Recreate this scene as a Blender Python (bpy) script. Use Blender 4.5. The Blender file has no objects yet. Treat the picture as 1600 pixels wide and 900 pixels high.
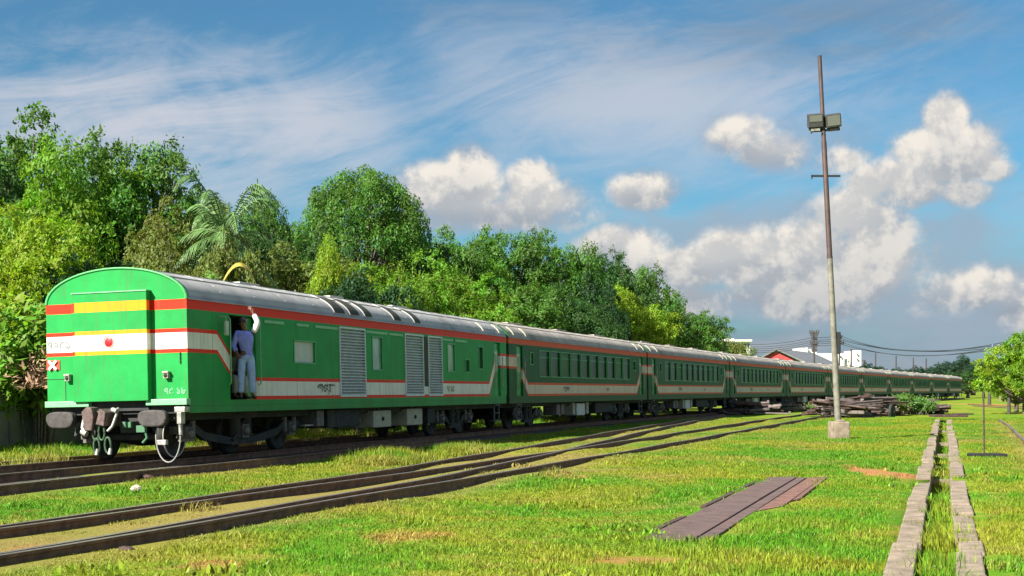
import bpy, math, random
import numpy as np
from mathutils import Vector, Matrix
R = math.radians
scn = bpy.context.scene
col = scn.collection
rnd = random.Random(7)

# ------------------------------------------------------------------ camera
CAMZ, FPX, HY = 1.6, 2156.1, 609.5
cd = bpy.data.cameras.new('camera'); cam = bpy.data.objects.new('camera', cd); col.objects.link(cam)
cam.location = (0, 0, CAMZ); cam.rotation_euler = (R(90), 0, 0)
cd.sensor_width = 36; cd.lens = 36 * FPX / 1600; cd.shift_y = (HY - 450) / 1600
cd.clip_start = .1; cd.clip_end = 9000
scn.camera = cam

# ------------------------------------------------------------------ light
SUN = Vector((-.745, -.667, 0)).normalized(); SUN_EL = 37
scn.view_settings.view_transform = 'Standard'; scn.view_settings.look = 'None'
scn.view_settings.gamma = 1; scn.view_settings.exposure = 1.5
ld = bpy.data.lights.new('sun', 'SUN'); lo = bpy.data.objects.new('sun', ld); col.objects.link(lo)
ld.energy = 5.0; ld.angle = R(.55); ld.color = (1, .93, .80)
sv = SUN * math.cos(R(SUN_EL)) + Vector((0, 0, math.sin(R(SUN_EL))))
lo.rotation_euler = (-sv).to_track_quat('-Z', 'Y').to_euler(); lo.location = (-30, -30, 60)


class NT:
    """small wrapper to write shader maths as expressions"""
    def __init__(s, tree): s.t = tree; s.n = tree.nodes; s.l = tree.links
    def node(s, typ, **kw):
        n = s.n.new(typ)
        for k, v in kw.items(): setattr(n, k, v)
        return n
    def put(s, sock, v):
        if isinstance(v, E): s.l.new(v.o, sock)
        elif hasattr(v, 'is_output'): s.l.new(v, sock)
        else: sock.default_value = v
    def m(s, op, *a, clamp=False):
        n = s.node('ShaderNodeMath', operation=op, use_clamp=clamp)
        for i, v in enumerate(a): s.put(n.inputs[i], v)
        return E(s, n.outputs[0])
    def vm(s, op, *a):
        n = s.node('ShaderNodeVectorMath', operation=op)
        for i, v in enumerate(a): s.put(n.inputs[i], v)
        return n.outputs[0]
    def noise(s, vec, scale, detail=4, rough=.55, dist=0, lac=2.0):
        n = s.node('ShaderNodeTexNoise')
        s.put(n.inputs['Vector'], vec); n.inputs['Scale'].default_value = scale
        n.inputs['Detail'].default_value = detail; n.inputs['Roughness'].default_value = rough
        n.inputs['Distortion'].default_value = dist; n.inputs['Lacunarity'].default_value = lac
        return E(s, n.outputs['Fac'])
    def mix(s, f, a, b):
        n = s.node('ShaderNodeMix', data_type='RGBA'); s.put(n.inputs[0], f)
        s.put(n.inputs[6], c4(a)); s.put(n.inputs[7], c4(b)); return n.outputs[2]
    def smooth(s, v, a, b, lo=0., hi=1.):
        n = s.node('ShaderNodeMapRange', interpolation_type='SMOOTHSTEP'); s.put(n.inputs[0], v)
        s.put(n.inputs[1], a); s.put(n.inputs[2], b); n.inputs[3].default_value = lo; n.inputs[4].default_value = hi
        return E(s, n.outputs[0])
    def sep(s, v):
        n = s.node('ShaderNodeSeparateXYZ'); s.put(n.inputs[0], v)
        return E(s, n.outputs[0]), E(s, n.outputs[1]), E(s, n.outputs[2])
    def comb(s, x, y, z):
        n = s.node('ShaderNodeCombineXYZ')
        for i, v in enumerate((x, y, z)): s.put(n.inputs[i], v)
        return n.outputs[0]


def c4(c):
    return (*c, 1) if isinstance(c, tuple) and len(c) == 3 else c


class E:
    def __init__(s, nt, o): s.nt = nt; s.o = o
    def __add__(s, b): return s.nt.m('ADD', s, b)
    def __radd__(s, b): return s.nt.m('ADD', b, s)
    def __sub__(s, b): return s.nt.m('SUBTRACT', s, b)
    def __rsub__(s, b): return s.nt.m('SUBTRACT', b, s)
    def __mul__(s, b): return s.nt.m('MULTIPLY', s, b)
    def __rmul__(s, b): return s.nt.m('MULTIPLY', b, s)
    def __truediv__(s, b): return s.nt.m('DIVIDE', s, b)
    def gt(s, b): return s.nt.m('GREATER_THAN', s, b)
    def lt(s, b): return s.nt.m('LESS_THAN', s, b)
    def mx(s, b): return s.nt.m('MAXIMUM', s, b)
    def mn(s, b): return s.nt.m('MINIMUM', s, b)
    def abs(s): return s.nt.m('ABSOLUTE', s)
    def exp(s): return s.nt.m('EXPONENT', s)
    def clamp(s): return s.nt.m('ADD', s, 0., clamp=True)


# ------------------------------------------------------------------ sky with clouds
w = bpy.data.worlds.new('World'); scn.world = w; w.use_nodes = True
w.node_tree.nodes.clear(); t = NT(w.node_tree)
sky = t.node('ShaderNodeTexSky', sky_type='NISHITA', sun_disc=False)
sky.sun_elevation = R(SUN_EL); sky.sun_rotation = math.atan2(SUN.x, SUN.y)
sky.air_density = 1.0; sky.dust_density = .6; sky.ozone_density = 2.5
tc = t.node('ShaderNodeTexCoord')
d = t.vm('NORMALIZE', tc.outputs['Generated'])
dx, dy, dz = t.sep(d)
az = t.m('ARCTAN2', dx, dy); el = t.m('ARCSINE', dz)


def ang(px, py):
    v = Vector(((px - 800) / FPX, 1, (HY - py) / FPX)).normalized()
    return math.atan2(v.x, v.y), math.asin(v.z)


def blob(px, py, rx, ry, wgt, tilt=0., hgt=False):
    a, e = ang(px, py)
    u, v = az - a, el - e
    if tilt:
        c, s_ = math.cos(tilt), math.sin(tilt); u, v = u * c + v * s_, v * c - u * s_
    u = u / (rx / FPX); v = v / (ry / FPX)
    b_ = (-1. * (u * u + v * v)).exp() * wgt
    return (b_, b_ * t.m('MULTIPLY_ADD', v, .42, .5, clamp=True)) if hgt else b_


# cumulus masses: placed where they stand in the sky, and a scattering of others all round
cum = [(735, 262, 36, 34, .9), (705, 300, 75, 40, .9), (830, 285, 34, 36, .8), (840, 320, 65, 32, .8), (1012, 298, 46, 27, .85),
       (770, 338, 130, 26, .85), (1140, 212, 42, 30, .55), (1215, 240, 60, 30, .6), (1320, 250, 60, 24, .5),
       (1478, 190, 26, 34, 1.), (1480, 240, 75, 36, .95), (1545, 262, 40, 20, .6), (1400, 290, 65, 40, .9), (1352, 350, 65, 48, 1.),
       (1290, 400, 110, 50, 1.), (1180, 410, 90, 40, .9), (1090, 420, 70, 30, .8), (970, 385, 60, 30, .8), (1010, 420, 90, 30, .6),
       (1450, 60, 60, 24, .26), (1540, 450, 90, 34, .6), (1440, 470, 80, 26, .5), (1600, 480, 60, 40, .6), (1210, 470, 160, 30, .7), (1330, 440, 90, 36, .8), (1100, 470, 110, 30, .55), (870, 345, 60, 22, .5), (1180, 200, 30, 20, .4), (1500, 300, 50, 22, .5)]
acc = None; accu = None
for b in cum:
    v = blob(b[0], b[1], b[2] * 1.18, b[3] * 1.18, b[4] * 1.15, 0., True); acc, accu = (v if acc is None else (acc.mx(v[0]), accu + v[1])); tot = v[0] if accu is v[1] else tot + v[0]
warp = t.node('ShaderNodeTexNoise'); t.put(warp.inputs['Vector'], d); warp.inputs['Scale'].default_value = 14; warp.inputs['Detail'].default_value = 2


def cloudfield(vec):
    n1 = t.noise(vec, 21, 10, .60, .12)
    return n1
f0 = cloudfield(d)
dof = t.vm('ADD', d, (-.006, 0., .010))
f1 = cloudfield(dof)
# everywhere: loose cumulus away from the placed ones
gen = t.noise(d, 3.2, 3, .5)
genm = t.smooth(gen, .56, .70) * t.smooth(az.abs(), .45, .7) * t.smooth(el, .02, .12) * .8
mask = acc.mx(genm)
dens = mask * .95 + (f0 - .5) * 2.9 * (mask + .10)
ca = t.smooth(dens, .20, .60) * .95
haz = None
for b in ((790, 330, 190, 60, .8), (1240, 400, 330, 100, .9), (1450, 330, 200, 120, .7), (1500, 480, 260, 70, .9), (1260, 235, 190, 60, .6), (1010, 420, 160, 60, .6), (1000, 300, 90, 45, .5)):
    v = blob(*b); haz = v if haz is None else haz.mx(v)
hn = t.noise(t.comb(az * 3., el * 6.5, 1.), 3.4, 8, .6, .5)
halo = (t.smooth(mask.mx(haz * .62) + (f0 - .5) * .5 + (hn - .5) * 1.1, .08, .58) * .80).clamp()
# light and dark: thickness towards the sun
sh = t.smooth(f0 - f1, -.075, .10)
core = t.smooth(dens, .35, 1.1)
hrel = accu / (tot + .02)
lit = (sh * .52 + t.smooth(hrel, .30, .68) * .42 + t.smooth(el, ang(800, 560)[1], ang(800, 250)[1]) * .14 - core * .06).clamp()
# grey-blue cloud deck towards the horizon on the right and a dark veil overhead
deckn = t.noise(t.comb(az * 2.2, el * 9., 0.), 2.6, 7, .58, .4)
deckm = t.smooth(el, ang(800, 330)[1], ang(800, 540)[1]) * t.smooth(el, -.01, .0)
deck = ((t.smooth(deckn, .30, .62) * .5 + .5) * deckm).clamp()
veiln = t.noise(t.comb(az * 1.2 + el * 1.1, el * 4.2 - az * .5, 2.), 2.1, 7, .62, .9)
veilm = blob(230, 190, 380, 130, 1.).mx(blob(470, 190, 170, 110, .9)).mx(blob(1000, 150, 360, 110, .75)).mx(t.smooth(az.abs(), .42, .8) * .5)
wispn = t.noise(t.comb(az * 2.0 + el * 2.6, el * 9. - az * 2.4, 5.), 2.4, 9, .66, 1.3)
veil = (t.smooth(veiln * .5 + wispn * .5 + veilm * .22, .46, .72) * (veilm * .66 + .24)).clamp()
darkm = blob(1230, 50, 330, 70, 1.).mx(blob(760, 20, 300, 40, .5)).mx(blob(850, 230, 250, 16, .0))
dark = (t.smooth(veiln + darkm * .2, .50, .78) * darkm * .7).clamp()

skyc = sky.outputs[0]
tint = t.node('ShaderNodeMix', data_type='RGBA', blend_type='MULTIPLY'); tint.inputs[0].default_value = 1
t.put(tint.inputs[6], skyc); tint.inputs[7].default_value = (.36, .65, .73, 1)
K = 4.25                               # cloud radiance in the sky's own units
base = tint.outputs[2]
c = t.mix(veil, base, (K * 1.02, K * 1.04, K * 1.14))
c = t.mix(dark, c, (K * .34, K * .42, K * .52))
c = t.mix(deck, c, t.mix(t.smooth(deckn, .42, .62), (K * .32, K * .44, K * .60), (K * .58, K * .66, K * .76)))
c = t.mix(halo, c, (K * .57, K * .69, K * .85))
ccol = t.mix(lit, (K * .52, K * .60, K * .71), (K * 1.48, K * 1.38, K * 1.24))
c = t.mix(ca, c, ccol)
bg = t.node('ShaderNodeBackground'); t.put(bg.inputs[0], c); bg.inputs[1].default_value = .052
out = t.node('ShaderNodeOutputWorld'); t.l.new(bg.outputs[0], out.inputs[0])
w.cycles.sampling_method = 'MANUAL'; w.cycles.sample_map_resolution = 512


# ------------------------------------------------------------------ helpers
def G(px, py, h=0.):
    dd = FPX * (CAMZ - h) / (py - HY); return (px - 800) / FPX * dd, dd


def tag(o, label=None, cat=None, group=None, kind=None):
    if label: o['label'] = label
    if cat: o['category'] = cat
    if group: o['group'] = group
    if kind: o['kind'] = kind
    return o


def empty(name, loc, rz=0, label=None, cat=None, group=None, sc=1):
    o = bpy.data.objects.new(name, None); col.objects.link(o)
    o.location = loc; o.rotation_euler = (0, 0, rz); o.scale = (sc, sc, sc) if not isinstance(sc, tuple) else sc
    o.empty_display_size = .2
    return tag(o, label, cat, group)


class MB:
    def __init__(s): s.v = []; s.f = []; s.sm = []; s.mi = []
    def add(s, vs, fs, smooth=False, mi=0):
        n = len(s.v); s.v += [tuple(v) for v in vs]; s.f += [tuple(i + n for i in f) for f in fs]
        s.sm += [smooth] * len(fs); s.mi += [mi] * len(fs); return s
    def box(s, a, b, mi=0, M=None, bev=0):
        x0, y0, z0 = a; x1, y1, z1 = b
        vs = [Vector(p) for p in ((x0, y0, z0), (x1, y0, z0), (x1, y1, z0), (x0, y1, z0), (x0, y0, z1), (x1, y0, z1), (x1, y1, z1), (x0, y1, z1))]
        if M: vs = [M @ v for v in vs]
        return s.add(vs, [(0, 3, 2, 1), (4, 5, 6, 7), (0, 1, 5, 4), (1, 2, 6, 5), (2, 3, 7, 6), (3, 0, 4, 7)], mi=mi)
    def tube(s, pts, rad, n=8, mi=0, caps=True, smooth=True):
        pts = [Vector(p) for p in pts]
        if not isinstance(rad, (list, tuple)): rad = [rad] * len(pts)
        vs = []; up = None
        for i, p in enumerate(pts):
            dr = (pts[min(i + 1, len(pts) - 1)] - pts[max(i - 1, 0)]).normalized()
            if up is None: up = Vector((0, 0, 1)) if abs(dr.z) < .9 else Vector((1, 0, 0))
            sd = dr.cross(up).normalized(); up = sd.cross(dr).normalized()
            for k in range(n):
                a = 2 * math.pi * k / n; vs.append(p + (sd * math.cos(a) + up * math.sin(a)) * rad[i])
        fs = [(i * n + k, i * n + (k + 1) % n, (i + 1) * n + (k + 1) % n, (i + 1) * n + k) for i in range(len(pts) - 1) for k in range(n)]
        s.add(vs, fs, smooth, mi)
        if caps: s.add([vs[k] for k in range(n)], [tuple(range(n))], False, mi); s.add(vs[-n:], [tuple(range(n))[::-1]], False, mi)
        return s
    def disc(s, c, ax, prof, n=20, mi=0, smooth=True):
        """lathe about axis ax through c; prof = [(radius, along)]"""
        c = Vector(c); ax = Vector(ax).normalized(); u = ax.orthogonal().normalized(); v_ = ax.cross(u)
        vs = [c + ax * h + (u * math.cos(2 * math.pi * k / n) + v_ * math.sin(2 * math.pi * k / n)) * r for r, h in prof for k in range(n)]
        fs = [(i * n + k, i * n + (k + 1) % n, (i + 1) * n + (k + 1) % n, (i + 1) * n + k) for i in range(len(prof) - 1) for k in range(n)]
        return s.add(vs, fs, smooth, mi)
    def prism(s, poly, y0, y1, axis='y', mi=0):
        """extrude an (a, z) outline"""
        n = len(poly)
        P = (lambda a, z, t_: (a, t_, z)) if axis == 'y' else (lambda a, z, t_: (t_, a, z))
        vs = [P(a, z, y0) for a, z in poly] + [P(a, z, y1) for a, z in poly]
        fs = [tuple(range(n)), tuple(range(2 * n - 1, n - 1, -1))] + [(i, i + n, (i + 1) % n + n, (i + 1) % n) for i in range(n)]
        return s.add(vs, fs, mi=mi)
    def mesh(s, name, mats):
        me = bpy.data.meshes.new(name); me.from_pydata(s.v, [], s.f)
        me.polygons.foreach_set('use_smooth', s.sm); me.polygons.foreach_set('material_index', s.mi)
        for m in (mats if isinstance(mats, (list, tuple)) else [mats]): me.materials.append(m)
        me.update(); return me
    def build(s, name, mats, parent=None, loc=None, bevel=0):
        o = bpy.data.objects.new(name, s.mesh(name, mats)); col.objects.link(o)
        if parent: o.parent = parent
        if loc: o.location = loc
        if bevel:
            b = o.modifiers.new('bevel', 'BEVEL'); b.width = bevel; b.segments = 2; b.limit_method = 'ANGLE'
        return o


def inst(name, me, parent=None, loc=(0, 0, 0), rot=(0, 0, 0), sc=(1, 1, 1)):
    o = bpy.data.objects.new(name, me); col.objects.link(o); o.parent = parent
    o.location = loc; o.rotation_euler = rot; o.scale = sc; return o


def copy_tree(o, parent=None):
    c_ = o.copy(); col.objects.link(c_); c_.parent = parent
    for ch in o.children: copy_tree(ch, c_)
    return c_


# ------------------------------------------------------------------ materials
def mat(name, base=(.5, .5, .5), rough=.6, metal=0., var=0., scale=8., bump=0., bscale=40., dirt=None, dirt_amt=0., spec=.5, coat=0.):
    m = bpy.data.materials.new(name); m.use_nodes = True; k = NT(m.node_tree)
    p = m.node_tree.nodes['Principled BSDF']; p.inputs['Roughness'].default_value = rough; p.inputs['Metallic'].default_value = metal
    p.inputs['Specular IOR Level'].default_value = spec; p.inputs['Coat Weight'].default_value = coat
    g = k.node('ShaderNodeTexCoord').outputs['Object']
    colr = c4(base)
    if var:
        n = k.noise(g, scale, 6, .6)
        hi = tuple(min(1, b * (1 + var)) for b in base); lo_ = tuple(b * (1 - var) for b in base)
        colr = k.mix(k.smooth(n, .3, .7), lo_, hi)
    if dirt:
        n2 = k.noise(g, scale * .35, 8, .7)
        colr = k.mix(k.smooth(n2, .5, .68) * dirt_amt, colr, dirt)
    k.put(p.inputs['Base Color'], colr)
    if bump:
        b = k.node('ShaderNodeBump'); b.inputs['Strength'].default_value = bump; b.inputs['Distance'].default_value = .02
        k.put(b.inputs['Height'], k.noise(g, bscale, 5, .6)); k.l.new(b.outputs[0], p.inputs['Normal'])
    return m


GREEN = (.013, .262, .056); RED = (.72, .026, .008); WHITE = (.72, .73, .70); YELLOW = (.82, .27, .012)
M_green = mat('green_paint', GREEN, .38, var=.10, scale=3, coat=.2, bump=.04, bscale=3, dirt=(.03, .10, .04), dirt_amt=.35)
M_pale = mat('pale_green_trim', (.16, .42, .22), .5, var=.15)
M_roof = mat('roof_aluminium', (.37, .365, .36), .55, .1, var=.12, scale=1.6, dirt=(.22, .20, .18), dirt_amt=.75, bump=.05, bscale=9)
M_roof2 = mat('weathered_coach_roof', (.34, .31, .28), .7, 0, var=.2, scale=1.2, dirt=(.16, .14, .12), dirt_amt=.7, bump=.05, bscale=9)
M_dark = mat('underframe_grime', (.022, .026, .026), .8, var=.4, scale=5, dirt=(.07, .06, .045), dirt_amt=.7, bump=.3)
M_black = mat('dark_rubber', (.012, .013, .014), .8)
M_grey = mat('grey_cast_steel', (.13, .12, .12), .65, .2, var=.25, scale=9, bump=.3)
M_box = mat('equipment_box_paint', (.36, .36, .29), .6, var=.15, scale=8, dirt=(.16, .14, .1), dirt_amt=.5)
M_louvre = mat('louvre_metal', (.50, .55, .58), .5, .2, var=.12, scale=5)
M_shine = mat('worn_bright_steel', (.33, .33, .31), .5, .4, var=.4)
M_glass = mat('tinted_window_glass', (.008, .036, .014), .3, 0, var=.6, scale=.9, spec=.25)
M_glass2 = mat('pale_window_glass', (.26, .38, .32), .14, 0, var=.25, scale=2, spec=.8)
M_glass3 = mat('lowered_green_blind', (.03, .10, .04), .6, var=.3, scale=2)
M_glass4 = mat('dusty_window_glass', (.07, .11, .07), .35, var=.4, scale=1.5)
M_blank = mat('pale_window_blank', (.42, .47, .44), .4, 0, var=.08, scale=3)
M_inside = mat('vestibule_lining', (.035, .04, .03), .8, var=.2)
M_black_ink = mat('black_lettering', (.03, .05, .03), .6)
M_rail = mat('rusty_rail_steel', (.15, .085, .055), .8, .05, var=.4, scale=6, dirt=(.26, .12, .055), dirt_amt=.75, bump=.4, bscale=30)
M_railtop = mat('worn_rail_head', (.28, .25, .22), .4, .7, var=.25, scale=5)
M_conc = mat('weathered_concrete', (.225, .178, .135), .92, var=.3, scale=3.5, dirt=(.10, .10, .055), dirt_amt=.9, bump=.7, bscale=22)
M_slab = mat('purple_grey_slab', (.098, .064, .060), .85, var=.22, scale=4, dirt=(.15, .08, .065), dirt_amt=.6, bump=.6, bscale=14)
M_slab_r = mat('reddish_broken_slab', (.15, .075, .06), .9, var=.3, scale=5, bump=.7, bscale=14)
M_wall = mat('mossy_grey_plaster', (.115, .135, .13), .9, var=.25, scale=.8, dirt=(.05, .07, .045), dirt_amt=.7, bump=.4, bscale=12)
M_rust = mat('heavy_rust', (.060, .036, .031), .85, .1, var=.45, scale=5, bump=.6, bscale=25)
M_rustp = mat('dull_scrap_steel', (.145, .118, .115), .65, .2, var=.35, scale=5, bump=.4)
M_white = mat('white_render', (.74, .74, .70), .8, var=.06, scale=.6)
M_redbrick = mat('red_painted_gable', (.42, .055, .06), .8, var=.2, scale=1)
M_slate = mat('grey_sheet_roof', (.16, .17, .18), .6, var=.15, scale=.8)
M_win = mat('far_window_dark', (.04, .05, .06), .3)
M_pole = mat('galvanised_pole', (.155, .15, .125), .75, .1, var=.3, scale=4)
M_maroon = mat('maroon_painted_pole', (.060, .036, .034), .65, .1, var=.25, scale=4)
M_wood = mat('tarred_pole_wood', (.05, .045, .045), .9, var=.3)
M_bark = mat('grey_brown_bark', (.10, .085, .065), .95, var=.35, scale=7, bump=.8, bscale=14)
M_stone = mat('pale_stone', (.48, .42, .34), .9, var=.3, scale=9, bump=.5)
M_plastic = mat('white_plastic_bag', (.5, .52, .53), .5, var=.1, scale=15)
M_lampbox = mat('floodlight_housing', (.05, .052, .055), .6, .1, var=.2)
M_lens = mat('floodlight_lens', (.14, .145, .145), .2, 0, spec=.9)
M_wire = mat('overhead_wire', (.03, .035, .045), .6)
M_skin = mat('brown_skin', (.13, .065, .04), .6, var=.1, scale=20)
M_hair = mat('black_hair', (.008, .008, .01), .5)
M_shirt = mat('blue_work_shirt', (.22, .25, .78), .85, var=.15, scale=9, bump=.6, bscale=9)
M_trous = mat('pale_blue_trousers', (.27, .38, .74), .85, var=.15, scale=7, bump=.6, bscale=8)
M_cloth = mat('white_sleeve_cloth', (.85, .80, .85), .85, bump=.5)
M_gcloth = mat('grey_green_shirt', (.15, .18, .14), .9, var=.15, bump=.5)
M_khaki = mat('pale_grey_trousers', (.27, .30, .27), .9, var=.15, bump=.5)
M_redc = mat('red_cloth', (.42, .07, .09), .85)


def livery(name, L, fa, fb, ra, rb, face=False, GREEN=GREEN, RED=RED, WHITE=WHITE):
    m = bpy.data.materials.new(name); m.use_nodes = True; k = NT(m.node_tree); p = m.node_tree.nodes['Principled BSDF']
    g = k.node('ShaderNodeTexCoord').outputs['Object']; x, y, z = k.sep(g)
    if face:
        h = None; dd = z - 2.40
    else:
        def drop(e, a, b): return k.m('MULTIPLY', (e - a) / (b - a), 1., clamp=True)
        h = 2.40 - (drop(y, fa, fb).mn(drop(L - y, ra, rb))) * .97
        dd = z - h
    ad = dd.abs()
    n = k.noise(g, 1.3, 6, .65); n3 = k.noise(g, 40, 3, .6)
    green = k.mix(k.smooth(n, .35, .7), tuple(v * .9 for v in GREEN), tuple(v * 1.12 for v in GREEN))
    redc = k.mix(k.smooth(n3, .3, .7), tuple(v * .92 for v in RED), RED)
    wh = k.mix(k.smooth(n, .35, .65), tuple(v * .88 for v in WHITE), WHITE)
    if face:
        mid = (x.abs() + .02).lt(.88) * (y.lt(-.1))
        redc = k.mix(mid, redc, YELLOW)
    c_ = k.mix(ad.lt(.245), green, redc)
    c_ = k.mix(ad.lt(.165), c_, wh)
    c_ = k.mix(z.gt(3.035) * z.lt(3.235), c_, redc)
    # road dirt: streaks running down and a splashed lower edge
    st = k.noise(k.comb(y * 5., x * 5., z * .35), 2.2, 6, .7)
    c_ = k.mix(k.smooth(st, .48, .70) * .34, c_, (.09, .09, .06))
    c_ = k.mix(k.smooth(z + n * .5, 1.55, .95) * .38, c_, (.085, .085, .055))
    k.put(p.inputs['Base Color'], c_); p.inputs['Roughness'].default_value = .5; p.inputs['Specular IOR Level'].default_value = .18
    if not face:
        fr = k.m('FRACT', y / 1.94); c_ = k.mix((fr - .5).abs().lt(.0045) * z.lt(3.03) * .6, c_, (.02, .03, .02))
        c_ = k.mix(k.m('COMPARE', z, 1.07, .006) * .5, c_, (.02, .03, .02))
    rs_n = k.noise(g, 7., 6, .7); c_ = k.mix(k.smooth(rs_n, .62, .74) * k.smooth(z, 1.7, .95) * .6, c_, (.16, .07, .03))
    k.put(p.inputs['Base Color'], c_)
    b = k.node('ShaderNodeBump'); b.inputs['Strength'].default_value = .22; b.inputs['Distance'].default_value = .02
    k.put(b.inputs['Height'], k.noise(g, 2.2, 3, .5)); k.l.new(b.outputs[0], p.inputs['Normal'])
    return m


# ------------------------------------------------------------------ the train's line
X0, Y0, TH, K0, K1, PITCH, W, HW = -8.116, 28.10, .29411, .00109017, -4.7214e-6, 21.366, 3.32, 1.66
RT = .17                                        # rail top above the ground


def path(s, off=0):
    n = max(1, int(abs(s) / .5)); ds = s / n; x, y = X0, Y0
    for i in range(n):
        q = (i + .5) * ds; h = TH + K0 * q + (.5 * K1 * q * q if q > 0 else 0)
        x += math.sin(h) * ds; y += math.cos(h) * ds
    h = TH + K0 * s + (.5 * K1 * s * s if s > 0 else 0)
    return x + off * math.cos(h), y - off * math.sin(h), h


def gz(x, y):
    """gentle unevenness of the turf"""
    return .035 * math.sin(x * .31 + 1.3) * math.sin(y * .23) + .02 * math.sin(x * .9 + y * .55) + .012 * math.sin(y * 1.3 - x * .7)


# ------------------------------------------------------------------ carriages
EAVE, APEX, FLOOR, L = 3.24, 3.93, 1.19, 20.97
def roofz(x): return EAVE + (APEX - EAVE) * math.sqrt(max(0, 1 - (x / HW) ** 2))


def side_wall(mb, sgn, holes, y0=0, y1=L, z0=.93, z1=EAVE, depth=.07):
    X = sgn * HW
    ys = sorted({y0, y1, *[h[0] for h in holes], *[h[1] for h in holes]}); zs = sorted({z0, z1, *[h[2] for h in holes], *[h[3] for h in holes]})
    for a, b in zip(ys, ys[1:]):
        for c_, d_ in zip(zs, zs[1:]):
            my, mz = (a + b) / 2, (c_ + d_) / 2
            if any(h[0] < my < h[1] and h[2] < mz < h[3] for h in holes): continue
            q = [(X, a, c_), (X, b, c_), (X, b, d_), (X, a, d_)]
            mb.add(q if sgn > 0 else q[::-1], [(0, 1, 2, 3)])
    for a, b, c_, d_ in holes:
        Xi = X - sgn * depth
        for p, q in (((a, c_), (b, c_)), ((b, c_), (b, d_)), ((b, d_), (a, d_)), ((a, d_), (a, c_))):
            mb.add([(X, p[0], p[1]), (X, q[0], q[1]), (Xi, q[0], q[1]), (Xi, p[0], p[1])], [(0, 1, 2, 3)])


def ring(mb, X, a, b, c_, d_, wd=.05, th=.03):
    """a frame round an opening on the side wall, standing proud"""
    for q in (((a - wd, c_ - wd), (b + wd, c_)), ((a - wd, d_), (b + wd, d_ + wd)), ((a - wd, c_), (a, d_)), ((b, c_), (b + wd, d_))):
        mb.box((min(X, X + th), q[0][0], q[0][1]), (max(X, X + th), q[1][0], q[1][1]))


def wheel_mesh():
    mb = MB(); mb.disc((0, 0, 0), (1, 0, 0), [(.001, -.02), (.16, -.02), (.17, -.05), (.38, -.04), (.40, -.065), (.485, -.065), (.46, -.03), (.455, .06), (.405, .065), (.38, .04), (.17, .03), (.16, .07), (.001, .07)], 28)
    return mb.mesh('wheel', M_dark)


WHEEL = wheel_mesh()
mbr = MB(); mbr.disc((0, 0, 0), (1, 0, 0), [(.452, .055), (.452, .074), (.425, .078), (.422, .066)], 32); RIM = mbr.mesh('rim', mat('white_painted_rim', (.5, .5, .48), .5, var=.2))


def bogie_meshes(axles):
    a, b = axles[0], axles[-1]
    mb = MB()
    for sx in (-1, 1):
        x = sx * 1.12
        out_ = [(a - .55, .50), (a - .5, .66)] + [(a + .3, .70), (a + .65, .52), ((a + b) / 2 - .5, .36), ((a + b) / 2 + .5, .36), (b - .65, .52), (b - .3, .70), (b + .5, .66), (b + .55, .5), (b - .3, .52), (b - .7, .34), ((a + b) / 2 + .5, .20), ((a + b) / 2 - .5, .20), (a + .7, .34), (a + .3, .52)]
        mb.prism([(p, q) for p, q in out_], x - .06, x + .06, 'x')
        mb.tube([(x, (a + b) / 2 - .25, .36), (x, (a + b) / 2 - .25, .86)], .13, 10); mb.tube([(x, (a + b) / 2 + .25, .36), (x, (a + b) / 2 + .25, .86)], .13, 10)
        mb.tube([(x + sx * .08, (a + b) / 2 - .5, .30), (x + sx * .08, (a + b) / 2 + .1, .78)], .035, 8)
    mb.box((-1.1, (a + b) / 2 - .22, .40), (1.1, (a + b) / 2 + .22, .80))
    frame = mb.mesh('bogie_frame', M_dark)
    ab = MB(); ab.box((-.10, -.15, -.16), (.10, .15, .14)); ab.disc((.10, 0, 0), (1, 0, 0), [(.11, 0), (.11, .05), (.05, .07), (.001, .07)], 14)
    for q in (-.24, .24): ab.tube([(0, q, -.08), (0, q, .26)], .075, 8)
    axb = ab.mesh('axle_box', M_grey)
    ax = MB(); ax.tube([(-.8, 0, 0), (.8, 0, 0)], .08, 8); axle = ax.mesh('axle', M_dark)
    return frame, axb, axle, axles


def add_bogie(parent, meshes, rim=False):
    frame, axb, axle, axles = meshes
    bo = inst('bogie', frame, parent)
    for y in axles:
        for sx in (-1, 1):
            inst('wheel', WHEEL, bo, (sx * .80, y, .455), (0, 0, 0 if sx > 0 else math.pi))
            inst('axle_box', axb, bo, (sx * 1.14, y, .5), (0, 0, 0 if sx > 0 else math.pi))
        inst('axle', axle, bo, (0, y, .455))
    if rim: inst('wheel_rim', RIM, bo, (.80, axles[0], .455))
    return bo


def door_part(root, X, a, b, z0, z1, sgn=1, m=M_green):
    mb = MB(); xi = X - sgn * .06
    mb.box((min(xi, xi - sgn * .04), a + .02, z0), (max(xi, xi - sgn * .04), b - .02, z1 - .02))
    o = mb.build('door', m, root)
    for yy in (a - .06, b + .06):
        h = MB(); h.tube([(X + sgn * .03, yy, z0 + .25), (X + sgn * .07, yy, z0 + .3), (X + sgn * .07, yy, z0 + 1.35), (X + sgn * .03, yy, z0 + 1.4)], .018, 6); h.build('grab_rail', M_shine, o)
    p = MB(); p.box((min(xi + sgn * .002, xi + sgn * .012), a + .14, z0 + .85), (max(xi + sgn * .002, xi + sgn * .012), b - .14, z1 - .28)); p.build('door_window', M_glass2, o)
    return o


def steps(root, y, n=2, w=.5):
    mb = MB()
    for sy in (-w / 2, w / 2): mb.box((HW - .10, y + sy - .02, .32), (HW - .05, y + sy + .02, .95))
    for k_ in range(n + 1): mb.box((HW - .22, y - w / 2, .33 + k_ * .27), (HW - .02, y + w / 2, .36 + k_ * .27))
    return mb.build('step_ladder', mat_cache_step, root)


mat_cache_step = mat('step_steel', (.10, .11, .12), .6, .3, var=.3)


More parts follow.
